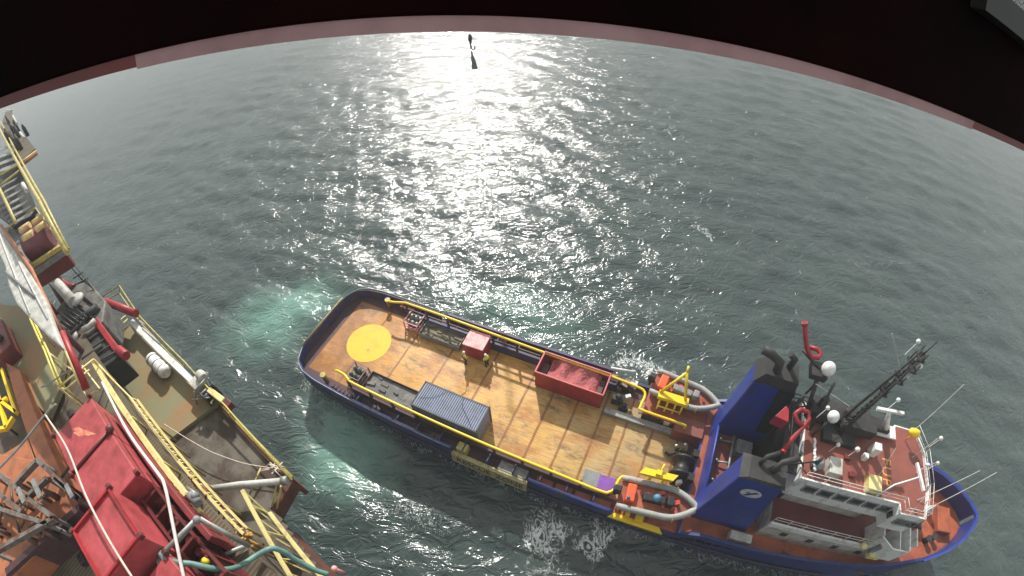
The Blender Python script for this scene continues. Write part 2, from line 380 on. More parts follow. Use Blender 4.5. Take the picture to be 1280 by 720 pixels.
    slop = mth('MULTIPLY', mth('SUBTRACT', 1.0, rng_(edge, 5.3, 6.3)), mth('MULTIPLY', rng_(sp.outputs['X'], -2.2, -1.0), mth('SUBTRACT', 1.0, rng_(sp.outputs['X'], 54, 60))))
    foamz = mth('MAXIMUM', foamz, mth('MULTIPLY', slop, .62))
    foam = rng_(mth('ADD', mth('MULTIPLY', foamz, .5), lace), 1.10, 1.42)
    foam = mth('MULTIPLY', foam, rng_(foamz, .05, .3))
    caps = mth('MULTIPLY', rng_(noise(mp((1, .45, 1), .5), .42, 4, .6), .70, .76), rng_(noise(mp((1, 1, 1), .2), 2.2, 5, .7), .48, .60))
    streak = mth('MULTIPLY', rng_(noise(mp((.05, .5, 1), R_(-70), (3, 8, 0)), .55, 3), .64, .72), rng_(noise(mp((1, 1, 1)), 2.6, 6, .75), .55, .66))
    foam = mth('MAXIMUM', foam, mth('MAXIMUM', mth('MULTIPLY', caps, .8), mth('MULTIPLY', streak, .35)), True)
    mx = N.new('ShaderNodeMix'); mx.data_type = 'RGBA'; mx.inputs[6].default_value = (.038, .058, .057, 1); mx.inputs[7].default_value = (.17, .34, .28, 1); L.new(mth('MULTIPLY', teal, .85), mx.inputs[0])
    big = N.new('ShaderNodeMix'); big.data_type = 'RGBA'; big.blend_type = 'MULTIPLY'; big.inputs[0].default_value = .6
    cr = N.new('ShaderNodeValToRGB'); cr.color_ramp.elements[0].position = .35; cr.color_ramp.elements[0].color = (.7, .75, .75, 1); cr.color_ramp.elements[1].position = .7; cr.color_ramp.elements[1].color = (1.25, 1.2, 1.15, 1)
    L.new(noise(mp((1, 1, 1)), .07, 4, .6, .6), cr.inputs['Fac']); L.new(mx.outputs[2], big.inputs[6]); L.new(cr.outputs[0], big.inputs[7])
    m2 = N.new('ShaderNodeMix'); m2.data_type = 'RGBA'; L.new(foam, m2.inputs[0]); L.new(big.outputs[2], m2.inputs[6]); m2.inputs[7].default_value = (.78, .82, .80, 1)
    L.new(m2.outputs[2], b.inputs['Base Color'])
    rr = N.new('ShaderNodeMapRange'); rr.inputs['To Min'].default_value = .12; rr.inputs['To Max'].default_value = .7; L.new(foam, rr.inputs[0]); L.new(rr.outputs[0], b.inputs['Roughness'])
    b.inputs['IOR'].default_value = 1.34; b.inputs['Specular IOR Level'].default_value = 1.0
    gust = mth('ADD', rng_(noise(mp((1, .6, 1), .5), .05, 4, .6, .5), .35, .68), .45)
    h1 = mth('SUBTRACT', 1.0, mth('MULTIPLY', mth('ABSOLUTE', mth('SUBTRACT', noise(mp((.75, 1.4, 1), -.2), .55, 4, .5, 1.2), .5)), 2.0))
    h2 = noise(mp((.6, 1.4, 1), .3), 3.4, 5, .66, .3)
    hh = mth('ADD', mth('MULTIPLY', h1, .20), mth('MULTIPLY', mth('MULTIPLY', h2, .022), gust))
    bp = N.new('ShaderNodeBump'); bp.inputs['Strength'].default_value = 1; bp.inputs['Distance'].default_value = 1.0; L.new(hh, bp.inputs['Height']); L.new(bp.outputs[0], b.inputs['Normal'])
    me.materials.append(m)
build_sea()

# ------------------------------------------------------------------ supply ship
ship = thing('supply_ship', 'blue hulled supply ship with long timber cargo deck, twin blue funnels and white bridge', 'ship', (SX, SY, 0), SH)
HB = [(-1.1, 3.4), (-.9, 4.3), (-.3, 5.2), (.8, 5.8), (2.5, 6.05), (6, 6.15), (12, 6.15), (18, 6.15), (24, 6.15), (30, 6.15), (36, 6.15), (42, 6.15), (47, 6.0), (51, 5.75), (54, 5.3), (57, 4.55), (59.5, 3.5), (61.3, 2.3), (62.4, 1.2), (62.9, .35)]
def hb(s): return float(np.interp(s, [a for a, _ in HB], [b for _, b in HB]))
def zg(s): return float(np.interp(s, [0, 31, 33, 36, 37, 44, 50, 56, 63], [3.7, 3.7, 3.2, 3.3, 4.7, 4.8, 5.4, 6.4, 7.2]))
def zdk(s): return float(np.interp(s, [0, 36.4, 36.5, 48, 54, 63], [2.5, 2.5, 3.85, 3.9, 4.6, 5.2]))
def shell(s0, s1, side, top=None, name='bulwark', m=M['navy_in'], th=.2, low=0.0, parent=ship):
    mb = MB(); ss = sorted({s0, s1}|{a for a, _ in HB if s0 < a < s1}|set(np.arange(s0, s1, 1.5)))
    V = []; Fc = []
    for s_ in ss:
        h = hb(s_); z1 = (top if top is not None else zg(s_)); z0 = zdk(s_)-.05+low
        V += [(s_, side*(h+.02), z0), (s_, side*(h+.04), z1), (s_, side*max(h-th, .02), z1), (s_, side*max(h-th*.8, .01), z0)]
    for i in range(len(ss)-1):
        for j in range(4): Fc.append((i*4+j, i*4+(j+1) % 4, (i+1)*4+(j+1) % 4, (i+1)*4+j))
    Fc += [(0, 1, 2, 3), tuple(len(V)-4+j for j in (3, 2, 1, 0))]
    mb.add(V, Fc); return fixnormals(mb.build(name, m, parent))
def hull():
    st = [a for a, _ in HB]; mb = MB(); V = []; Fc = []
    lev = [(-1.5, .93), (0, .96), (1.4, .985), (None, 1.0)]
    for a in st:
        h = hb(a)
        for zz, k in lev:
            z = zdk(a)-.03 if zz is None else zz
            rake = 0 if a < 50 else (1-k)*9*(a-50)/13
            V.append((a-rake*2, h*(k if a < 50 else k-(1-k)*2*(a-50)/13), z))
    n = len(lev)
    V2 = [(x, -y, z) for x, y, z in V]
    for i in range(len(st)-1):
        for j in range(n-1):
            Fc.append((i*n+j, (i+1)*n+j, (i+1)*n+j+1, i*n+j+1))
    mb.add(V, Fc, False); mb.add(V2, [f[::-1] for f in Fc], False)
    mb.add([V[j] for j in range(n)]+[V2[j] for j in range(n)], [(j, j+1, n+j+1, n+j) for j in range(n-1)])
    k = (len(st)-1)*n; mb.add([V[k+j] for j in range(n)]+[V2[k+j] for j in range(n)], [(j, n+j, n+j+1, j+1) for j in range(n-1)])
    return fixnormals(mb.build('hull', M['navy'], ship))
hull()
def deck_piece(name, s0, s1, t0, t1, m, dz=0.0, z=None, parent=ship):
    ss = sorted({s0, s1}|{a for a, _ in HB if s0 < a < s1}); mb = MB(); V = []
    for a in ss:
        h = hb(a)-.02; zz = (zdk(a) if z is None else z)+dz
        V += [(a, max(-h, t0), zz), (a, min(h, t1), zz)]
    mb.add(V, [(2*i, 2*i+2, 2*i+3, 2*i+1) for i in range(len(ss)-1)]); return mb.build(name, m, parent)
deck_piece('cargo_deck', -1.05, 36.4, -7, 7, M['maroon'])
deck_piece('deck_planking', .15, 35.7, -4.75, 4.75, M['wood'], .012)
MB().box(36.35, 36.5, -6.1, 6.1, 2.4, 3.85).build('deck_step', M['blue'], ship)
deck_piece('fore_deck', 36.5, 62.85, -7, 7, M['orangedeck'])
# bulwarks: the port side has two gaps, the starboard side is cut low at the rescue board
shell(-1.1, 9.6, 1); shell(10.6, 27.5, 1, 3.9); shell(27.5, 36.5, 1, 3.0)
shell(-1.1, 17.6, -1, m=M['navy']); shell(17.6, 24.3, -1, 2.9, name='bulwark', m=M['board'])
shell(24.3, 31.2, -1, 3.8, m=M['navy']); shell(31.2, 36.4, -1, 3.0, m=M['navy'])
shell(36.4, 62.9, -1, m=M['navy']); shell(36.4, 62.9, 1, m=M['navy'])
MB().box(-1.38, -1.1, -3.4, 3.4, 2.3, 3.7).build('transom_bulwark', M['navy_in'], ship)
mb = MB(); mb.tube([(-1.24, -3.5, 3.76), (-1.24, 3.5, 3.76)], .06); mb.build('transom_cap', M['yrail'], ship)
mb = MB()
for sd in (1, -1):
    mb.tube([(a, sd*(hb(a)+.02), 3.75) for a in np.linspace(-1.05, 9.4 if sd > 0 else 17.4, 30)], .045)
mb.build('bulwark_cap', M['steel'], ship)
mb = MB()   # rubbing strake down both sides
for sd in (1, -1): mb.tube([(a, sd*(hb(a)+.08), 2.1) for a in np.linspace(-1, 50, 40)], .14)
mb.build('rubbing_strake', M['black'], ship)
# bow cap plates, brighter blue at the stem
mb = MB()
pts = [(a, hb(a)) for a in (57, 59.5, 61.3, 62.4, 62.95)]; pts = pts+[(a, -h) for a, h in pts[::-1]]
V = []
for a, t in pts: V += [(a, t, zg(a)+.02), (a+.3*(a-50)/13, t*1.03, zg(a)+.1)]
mb.add(V, [(2*i, 2*i+1, 2*i+3, 2*i+2) for i in range(len(pts)-1)]); mb.add([(x, y, z-.25) for x, y, z in V], [(2*i, 2*i+2, 2*i+3, 2*i+1) for i in range(len(pts)-1)])
k = len(V); mb.f += [(2*i+1, k+2*i+1, k+2*i+3, 2*i+3) for i in range(len(pts)-1)]; mb.sm += [False]*(len(pts)-1)
mb.build('bow_flare', M['blue'], ship)
# rescue zone lettering on the low starboard board
def side_mtx(s, t, z): return Matrix.Translation((s, t, z)) @ Matrix(((1, 0, 0, 0), (0, 0, -1, 0), (0, 1, 0, 0), (0, 0, 0, 1)))
mb = MB(); mb.hexa([(17.6, -6.42, 1.55), (24.3, -6.42, 1.55), (24.3, -6.2, 1.55), (17.6, -6.2, 1.55)], [(17.6, -6.30, 2.95), (24.3, -6.30, 2.95), (24.3, -6.2, 2.95), (17.6, -6.2, 2.95)])
bd = mb.build('rescue_board', M['board'], ship)
lm = Matrix.Translation((19.6, -6.385, 2.25)) @ Matrix.Rotation(R_(-4.9), 4, 'X') @ Matrix(((1, 0, 0, 0), (0, 0, -1, 0), (0, 1, 0, 0), (0, 0, 0, 1)))
text_mesh('lettering', 'RESCUE', .95, M['text'], lm, bd, xs=.95)
lm2 = Matrix.Translation((22.8, -6.385, 2.25)) @ Matrix.Rotation(R_(-4.9), 4, 'X') @ Matrix(((1, 0, 0, 0), (0, 0, -1, 0), (0, 1, 0, 0), (0, 0, 0, 1)))
text_mesh('lettering', 'ZONE', .95, M['text'], lm2, bd, xs=.95)
# painted circle
mb = MB(); mb.lathe((4.25, .45, 2.516), [(2.35, 0), (2.35, .006)], 48); mb.build('painted_circle', M['disc'], ship)
mb = MB(); mb.lathe((4.7, -.25, 2.53), [(.16, 0), (.16, .02)], 12); mb.build('deck_socket', M['yrail'], ship)
# crash rails with the yellow pipe on top
def crash(side, pipe, s0, s1, t, gaps=()):
    mb = MB(); mb.box(s0, s1, min(side*t, side*(t+.22)), max(side*t, side*(t+.22)), 2.45, 3.55)
    a = s0
    while a <= s1: mb.box(a-.07, a+.07, min(side*(t+.02), side*(t+.26)), max(side*(t+.02), side*(t+.26)), 3.5, 4.6); a += 2.42
    cr = mb.build('crash_rail', M['navy_in'] if side > 0 else M['maroon'], ship)
    mb = MB(); mb.bar((s0, side*(t+.1), 4.02), (s1, side*(t+.1), 4.02), .1, .14); mb.build('rail_plank', M['maroon'], cr)
    mb = MB(); mb.curve(pipe, .115, 10, 4); mb.build('top_pipe', M['yellow'], cr)
crash(1, [(4.5, 4.6, 4.6), (5.2, 4.65, 4.7), (6.2, 4.95, 4.75), (7, 5.02, 4.75), (13, 5.05, 4.75), (21, 4.9, 4.75), (27.4, 4.75, 4.75), (29.9, 4.55, 4.75), (30.5, 4.35, 4.75), (30.7, 3.9, 4.7), (30.6, 2.8, 4.7), (30.9, 2.55, 4.7), (34.4, 2.5, 4.6), (34.7, 2.5, 4.0), (34.7, 2.5, 2.6)], 6.4, 28.2, 4.8)
crash(-1, [(4.6, -4.5, 4.5), (5.0, -4.55, 4.7), (5.8, -4.6, 4.7), (6.5, -4.85, 4.75), (7.3, -4.98, 4.75), (13.4, -4.98, 4.75), (25.2, -5.1, 4.75), (29.7, -5.25, 4.75), (30.4, -5.1, 4.75), (30.7, -4.7, 4.7), (30.8, -3.9, 4.7), (31.1, -3.5, 4.7), (31.9, -3.4, 4.5)], 6.4, 29.6, 4.8)
# clutter in the side passages: bollards, fairleads, valves
mb = MB()
for s_, t_ in ((3.6, 5.3), (3.1, -5.2)):
    mb2 = MB(); mb2.lathe((s_, t_, 2.5), [(.22, 0), (.22, 1.0), (.3, 1.05), (.3, 1.25)], 12); mb2.build('bollard', M['yrail'], ship)
for s_, t_ in ((5.2, 5.55), (6.1, 5.5), (16.5, 5.6), (24, 5.5), (4.4, -5.5), (5.3, -5.6), (6.2, -5.6), (9.4, -5.6), (15.5, -5.6)):
    mb2 = MB(); mb2.lathe((s_, t_, 2.5), [(.2, 0), (.16, .5), (.26, .6), (.2, .8)], 10); mb2.lathe((s_+.45, t_, 2.5), [(.2, 0), (.16, .5), (.26, .6), (.2, .8)], 10); mb2.build('mooring_bitt', M['reddeck'] if t_ > 0 else M['maroon'], ship)
for s_ in np.arange(7.5, 35, 2.2):
    for sd in (1, -1):
        mb.tube([(s_, sd*5.05, 2.5), (s_, sd*5.05, 3.3)], .05, 6); mb.box(s_-.05, s_+.05, min(sd*5.2, sd*5.9), max(sd*5.2, sd*5.9), 2.5, 3.3+.25*(s_ % 2 < 1))
mb.build('bulwark_stay', M['navy_in'], ship)
MB().box(17.9, 18.8, -5.9, -5.2, 2.5, 3.5).build('valve_locker', M['yrail'], ship, bevel=.04)
MB().box(21.6, 24.0, -5.9, -5.1, 2.5, 2.9).build('walkway_grating', M['steel'], ship)
mb = MB()
for a in np.arange(24.8, 30.5, 1.6): mb.box(a, a+1.35, -5.95, -5.15, 2.5, 2.75)
mb.build('walkway_hatch', M['orangedeck'], ship)
# low steel tread beam on the port side forward of the basket
mb = MB(); mb.box(27.8, 35.4, 2.2, 2.75, 2.52, 3.0); mb.build('tread_beam', M['steel'], ship)
mb = MB()
for s_, t_, a_, h_ in ((28.6, 3.8, .5, .9), (29.3, 3.3, .4, .7), (31.6, 3.2, .6, .8), (32.6, 3.1, .4, .6), (28.1, 5.4, .5, 1.1), (29.0, 5.2, .4, .8), (33.8, 3.2, .5, .5)):
    mb.box(s_-a_, s_+a_, t_-a_*.6, t_+a_*.6, 2.5, 2.5+h_)
    mb.lathe((s_, t_, 2.5+h_), [(a_*.5, 0), (a_*.5, .3), (a_*.3, .35)], 10)
mb.build('deck_machinery', M['soot'], ship)
mb = MB(); mb.box(30.6, 31.0, 3.0, 3.4, 3.2, 3.5, .3); mb.box(29.1, 29.6, 4.0, 4.3, 3.3, 3.6, .6); mb.box(33.0, 33.5, 2.9, 3.2, 2.9, 3.4); mb.build('junction_box', M['white'], ship)
mb = MB(); mb.box(31.0, 36.4, 3.0, 6.0, 2.5, 3.9); mb.build('port_boat_platform', M['orangedeck'], ship, bevel=.05)
mb = MB(); mb.box(33.9, 36.4, 2.0, 3.6, 2.5, 4.15); mb.build('port_deck_house', M['reddeck'], ship, bevel=.05)
mb = MB(); mb.box(31.3, 36.4, -6.0, -3.6, 2.5, 3.3); mb.build('starboard_boat_platform', M['orangedeck'], ship, bevel=.05)
mb = MB(); mb.hexa([(31.0, -6.45, 3.05), (35.4, -6.45, 3.05), (35.0, -6.0, 3.05), (31.4, -6.0, 3.05)], [(31.0, -6.45, 3.3), (35.4, -6.45, 3.3), (35.0, -6.0, 3.3), (31.4, -6.0, 3.3)])
mb.box(32.2, 32.5, -6.2, -5.5, 3.3, 4.1); mb.box(33.0, 33.6, -6.25, -5.7, 3.3, 3.8); mb.build('boat_cradle', M['yellow'], ship)
# davits for the rescue boats
mb = MB(); p = [(32.2, 3.9, 3.9), (34.2, 3.9, 3.9)]
mb.box(31.7, 34.3, 3.75, 4.45, 5.2, 5.6); mb.tube([(31.8, 4.2, 5.6), (33.3, 5.4, 7.6)], .13); mb.tube([(34.0, 4.2, 5.6), (33.3, 5.4, 7.6)], .13)
mb.tube([(33.3, 5.4, 7.6), (33.3, 5.9, 7.9)], .1)
for s_ in (32.0, 32.7, 33.4, 34.0):
    mb.tube([(s_, 3.9, 5.3), (s_, 3.4, 2.6)], .09)
for z_ in (3.1, 3.8, 4.5): mb.tube([(32.0, 3.55, z_), (34.0, 3.55, z_)], .07)
mb.build('port_davit', M['yellow'], ship)
mb = MB(); mb.hexa([(32.0, -3.3, 5.5), (34.6, -3.1, 5.5), (34.9, -2.55, 5.5), (32.3, -2.75, 5.5)], [(32.0, -3.3, 5.9), (34.6, -3.1, 5.9), (34.9, -2.55, 5.9), (32.3, -2.75, 5.9)])
mb.tube([(33, -2.9, 5.5), (33, -2.9, 2.5)], .16); mb.tube([(34, -2.9, 5.5), (34, -2.9, 2.5)], .16); mb.tube([(33.5, -2.9, 5.9), (33.6, -2.2, 6.3)], .08); mb.box(33.2, 33.6, -3.1, -2.7, 5.9, 6.2)
mb.build('starboard_davit', M['yellow'], ship)
# winch between the funnels
mb = MB(); mb.lathe((35.4, -.7, 3.7), [(.95, -.9), (.95, -.7), (.6, -.7), (.6, .5), (.95, .5), (.95, .7)], 20, 'y'); mb.box(34.9, 36.3, -1.9, .6, 2.5, 3.1)
mb.box(35.9, 36.4, -2.0, -1.4, 3.0, 4.6); mb.box(35.9, 36.4, .2, .8, 3.0, 4.4); mb.tube([(34.6, .5, 3.4), (34.3, .4, 2.7), (33.9, .6, 2.6)], .12)
for i in range(9): mb.tube([(34.7+.18*i, 1.1+.1*math.sin(i*2), 2.6), (34.8+.2*i, .6+.3*math.cos(i*3), 3.5+.2*math.sin(i))], .07, 6)
mb.build('towing_winch', M['black'], ship)
mb = MB(); mb.box(35.3, 35.7, -2.2, -1.9, 3.2, 3.8, .4); mb.sphere((34.5, 1.0, 3.6), .12); mb.sphere((35.2, 1.3, 3.7), .12); mb.build('deck_light', M['white'], ship)
# blue transverse wall between the funnels
mb = MB(); mb.box(37.0, 37.25, -4.6, 4.6, 3.85, 6.0); mb.tube([(37.1, -4.4, 6.1), (37.1, 4.4, 6.1)], .1); mb.build('blue_break_bulkhead', M['blue'], ship)
mb = MB(); mb.box(37.3, 40.5, -2.6, 2.6, 3.9, 5.0); mb.build('funnel_deck', M['reddeck'], ship)
mb = MB()
for t_ in (-1.9, -.2, 1.7): mb.tube([(37.5, t_, 5.3), (39.3+.4*random.random(), t_+.2, 5.5)], .08); mb.sphere((37.6, t_, 5.6), .13)
mb.tube([(38.6, -2.4, 5.8), (38.6, 2.2, 5.8)], .1); mb.box(39.2, 40.3, -1.5, -.4, 5, 6.4); mb.box(38.9, 40.2, .7, 1.9, 5, 6.1)
mb.build('pipework', M['steel'], ship)
# funnels
def funnel(t0, t1, ztop, outer, ch=1.0):
    mb = MB()
    a = [(36.9, t0, 3.9), (41.6, t0, 3.9), (41.6, t1, 3.9), (36.9, t1, 3.9)]
    b_ = [(37.3, t0, ztop), (40.3, t0, ztop-.1), (40.3, t1, ztop-.1), (37.3, t1, ztop)]
    mb.hexa(a, b_); f = mb.build('funnel', M['blue'], ship, bevel=.12)
    mb = MB(); mb.hexa([(37.25, t0-.03, ztop+.0), (40.4, t0-.03, ztop-.1), (40.4, t1+.03, ztop-.1), (37.25, t1+.03, ztop)], [(37.8, t0+.1, ztop+ch), (40.3, t0+.1, ztop+.9*ch), (40.3, t1-.1, ztop+.9*ch), (37.8, t1-.1, ztop+ch)])
    mb.build('funnel_cap', M['soot'], f)
    mb = MB(); tm = (t0+t1)/2
    if outer < 0:
        mb.tube([(39.3, tm, ztop+.2), (39.6, tm+.4, ztop+.9), (40.6, tm+.9, ztop+1.0)], .2, 12); mb.tube([(38.4, tm+.3, ztop+.2), (38.6, tm+.6, ztop+.7), (39.4, tm+1.1, ztop+.7)], .15, 10); mb.build('exhaust_pipe', M['soot'], f); return f
    mb.tube([(38.6, tm-.3, ztop+.8), (38.4, tm-.3, ztop+1.9), (37.6, tm-.2, ztop+2.3), (36.9, tm-.1, ztop+2.4)], .32, 12)
    mb.tube([(39.5, tm+.35, ztop+.8), (39.5, tm+.35, ztop+1.9), (39.0, tm+.4, ztop+2.2)], .24, 10)
    mb.build('exhaust_pipe', M['soot'], f)
    return f
fu = funnel(2.5, 4.3, 12.9, 1); mb = MB(); mb.hexa([(39.9, 2.46, 7.0), (41.3, 2.46, 7.0), (41.3, 4.34, 7.0), (39.9, 4.34, 7.0)], [(39.2, 2.46, 12.9), (40.5, 2.46, 12.9), (40.5, 4.34, 12.9), (39.2, 4.34, 12.9)]); mb.build('black_band', M['black'], fu); fl = funnel(-4.65, -3.0, 12.9, -1, .15)
# oval emblem on the starboard funnel
mb = MB(); n = 28; ex, ez = 38.85, 11.1
V = [(ex+.72*math.cos(2*PI*i/n), -4.675, ez+.62*math.sin(2*PI*i/n)) for i in range(n)]
mb.add(V+[(x, y-.02, z) for x, y, z in V], [tuple(range(n, 2*n))[::-1]]+[(i, (i+1) % n, n+(i+1) % n, n+i) for i in range(n)]); em = fixnormals(mb.build('emblem', M['textw'], fl))
mb = MB(); mb.hexa([(ex-.42, -4.70, ez-.40), (ex-.20, -4.70, ez-.44), (ex-.20, -4.715, ez-.44), (ex-.42, -4.715, ez-.40)], [(ex+.20, -4.70, ez+.40), (ex+.46, -4.70, ez+.30), (ex+.46, -4.715, ez+.30), (ex+.20, -4.715, ez+.40)])
mb.box(ex-.36, ex+.1, -4.715, -4.70, ez-.02, ez+.12); mb.build('emblem_stroke', M['navy'], em)
# black latticework between funnels and bridge: two legs, platforms, red fire monitors
mb = MB()
for t_ in (-2.2, 2.2):
    for a in (40.9, 42.4): mb.tube([(a, t_, 4), (a+.1, t_, 13.4)], .14, 6)
    for k in range(6):
        mb.tube([(40.9, t_, 4+k*1.5), (42.4, t_, 5.5+k*1.5)], .07, 6); mb.tube([(42.4, t_, 4+k*1.5), (40.9, t_, 5.5+k*1.5)], .07, 6)
mb.box(40.5, 42.8, -2.7, 2.9, 11.4, 11.55); rail(mb, [(40.6, -2.6, 11.5), (40.6, 2.8, 11.5), (42.7, 2.8, 11.5)], 1.0, .04)
mb.tube([(41.8, 1.6, 12), (41.2, 3.2, 15.2)], .16); mb.tube([(41.2, 3.2, 15.2), (39.8, 4.2, 15.4)], .12); mb.box(40.6, 41.8, 2.6, 3.8, 14.7, 15.2)
mb.tube([(42.2, .6, 12), (42.0, 2.0, 15.8)], .1)
mb.build('black_monitor_platform', M['soot'], ship)
mb = MB(); mb.box(41.0, 42.0, -2.4, 2.6, 3.9, 8.6); mb.build('dark_casing', M['black'], ship)
def monitor(pts, zs, r=.17):
    P = [SL(x, y, z) for (x, y), z in zip(pts, zs)]; mb = MB(); mb.tube(P, r, 10); mb.tube([P[0], P[0].lerp(P[1], .18)], r*1.35, 10); mb.build('fire_monitor', M['red'], ship)
monitor([(1006, 403), (1007, 420), (1009, 436), (1014, 446), (1023, 447), (1026, 442), (1022, 437), (1012, 434)], [17.4, 16.6, 15.8, 15.4, 15.4, 15.5, 15.6, 15.5])
monitor([(978, 566), (990, 549), (1004, 534), (1012, 524), (1010, 515), (1001, 512), (994, 517), (996, 526), (1004, 533)], [12.2, 12.6, 13.0, 13.2, 13.3, 13.4, 13.4, 13.2, 13.0])
mb = MB(); mb.prism([tuple(SL(x, y, 13.6))[:2] for x, y in ((969, 520), (983, 507), (987, 512), (986, 528))], 12.6, 13.6); mb.build('red_signal_shape', M['red'], ship, bevel=.05)
mb = MB(); q_ = SL(981, 520, 12.6); mb.tube([q_, (q_.x, q_.y, 11.5)], .06); mb.build('signal_post', M['soot'], ship)
for (x, y, zt, r, zb) in ((1036, 461, 15.8, .5, 11.5), (1042, 521, 14.4, .42, 11.5)):
    c0 = SL(x, y, zt); mb = MB(); mb.sphere(c0, r, 14, 1.05); dm = mb.build('radome', M['white'], ship); mb = MB(); mb.tube([(c0.x-.4, c0.y-.3, zb), c0-Vector((0, 0, r*.8))], .09); mb.build('radome_mast', M['soot'], dm)
# superstructure
mb = MB(); mb.box(42.4, 54.6, -4.5, 4.5, 3.8, 6.45); t1_ = mb.build('deckhouse', M['offwhite'], ship, bevel=.05)
mb = MB(); mb.box(42.45, 54.55, -4.4, 4.4, 6.45, 6.5); mb.build('boat_deck', M['darkreddeck'], t1_)
mb = MB(); mb.box(42.3, 54.6, -4.62, -4.45, 6.4, 7.1); mb.box(42.3, 54.6, 4.45, 4.62, 6.4, 7.1); mb.build('deck_bulwark', M['white'], t1_)
mb = MB(); rail(mb, [(42.4, -4.4, 6.9), (51.2, -4.4, 6.9)], 1.0, .025, 1.3); rail(mb, [(42.4, 4.5, 6.9), (54, 4.5, 6.9)], 1.0, .025, 1.3); mb.build('handrail', M['white'], t1_)
for a in (44, 46.3, 48.6, 50.9):
    MB().box(a, a+.55, -4.53, -4.4, 4.9, 5.6).build('porthole_window', M['glass'], t1_)
mb = MB(); mb.box(42.9, 49.8, -2.3, 2.9, 6.5, 9.45); acc = mb.build('accommodation_block', M['offwhite'], ship, bevel=.04)
mb = MB(); mb.prism([(41.7, -3.25), (49.7, -3.25), (49.8, -3.95), (52.2, -3.95), (52.6, -1.6), (52.4, 1.2), (51.6, 3.1), (49.7, 3.1), (49.6, 2.9), (41.7, 2.9)], 9.45, 12.0); wh = mb.build('wheelhouse', M['white'], ship, bevel=.05)
mb = MB(); mb.prism([(41.85, -3.1), (49.85, -3.1), (49.95, -3.8), (52.1, -3.8), (52.45, -1.5), (52.25, 1.15), (51.5, 2.95), (49.8, 2.95), (49.7, 2.75), (41.85, 2.75)], 12.0, 12.03); mb.build('bridge_roof', M['reddeck'], wh)
mb = MB()
edge = [(41.75, -3.2), (49.75, -3.2), (49.85, -3.9), (52.15, -3.9), (52.55, -1.6), (52.35, 1.2), (51.55, 3.05)]
for a, b_ in zip(edge, edge[1:]): mb.bar((*a, 12.12), (*b_, 12.12), .12, .24)
mb.build('roof_coaming', M['white'], wh)
def window(a, b_, t_, z0, z1, par):
    mb = MB(); mb.box(a-.09, b_+.09, t_-.05, t_+.05, z1, z1+.09); mb.box(a-.09, b_+.09, t_-.09, t_+.05, z0-.09, z0); mb.box(a-.09, a, t_-.05, t_+.05, z0, z1); mb.box(b_, b_+.09, t_-.05, t_+.05, z0, z1)
    f = mb.build('window', M['grey'], par); MB().box(a, b_, t_-.012, t_+.05, z0, z1).build('pane', M['glass'], f)
for a in np.arange(42.6, 49.2, 1.25): window(a, a+.85, -3.27, 10.75, 11.45, wh)
for a in (50.3, 51.3): window(a, a+.75, -3.97, 10.75, 11.45, wh)
for t_ in np.arange(-1.4, 1.3, .8): MB().box(52.5, 52.66, t_, t_+.6, 10.75, 11.45).build('window', M['glass'], wh)
MB().box(49.72, 49.78, -3.8, -3.35, 10.75, 11.45).build('window', M['glass'], wh)
mb = MB(); rail(mb, [(41.9, -3.1, 12.1), (49.9, -3.1, 12.1), (50.0, -3.8, 12.1), (52.1, -3.8, 12.1), (52.4, -1.5, 12.1), (52.2, 1.1, 12.1), (51.4, 2.9, 12.1)], .9, .02, 1.5); mb.build('roof_handrail', M['white'], wh)
fm = Matrix.Translation((48.7, -1.0, 12.035)) @ Matrix(((0, 1, 0, 0), (-1, 0, 0, 0), (0, 0, 1, 0), (0, 0, 0, 1)))
text_mesh('roof_lettering', 'FUP', 1.15, M['texty'], fm, wh, thick=.005, spacing=1.18)
# roof fittings
mb = MB(); mb.box(41.8, 46.6, 1.25, 2.7, 12.03, 13.2); mb.box(46.6, 48.6, 1.7, 2.7, 12.03, 12.8); mb.tube([(42.4, 2, 13.2), (42.4, 2, 14.0)], .3, 10); mb.tube([(44.4, 1.8, 13.2), (44.4, 1.8, 13.8)], .25, 10); mb.build('mast_house', M['soot'], wh, bevel=.06)
def fit(name, m, *boxes):
    mb = MB()
    for bx in boxes: mb.box(*bx)
    mb.build(name, m, wh, bevel=.05)
fit('roof_locker', M['offwhite'], (43.5, 44.5, -2.6, -1.4, 12.03, 12.8))
fit('vent_housing', M['white'], (47.0, 47.6, -.2, .4, 12.03, 13.1), (46.4, 46.8, -.7, -.3, 12.03, 12.6))
fit('life_raft_cradle', M['cream'], (46.7, 47.8, -3.0, -1.9, 12.03, 12.75))
fit('roof_hatch', M['darkred'], (45.0, 45.5, -1.0, -.6, 12.03, 12.3), (45.4, 45.9, -2.2, -1.8, 12.03, 12.3))
mb = MB(); mb.lathe((42.8, -2.0, 12.03), [(.45, 0), (.45, .5), (.2, .8)], 14); mb.build('roof_ventilator', M['grey'], wh)
# aft face: grey stair and exhaust checker pipe
mb = MB()
for k in range(9): mb.tube([SL(1018+1.2*(k % 2), 548+4.5*k, 12.6), SL(1018+1.2*((k+1) % 2), 552.5+4.5*k, 12.6)], .1, 8)
mb.build('white_service_pipe', M['white'], ship)
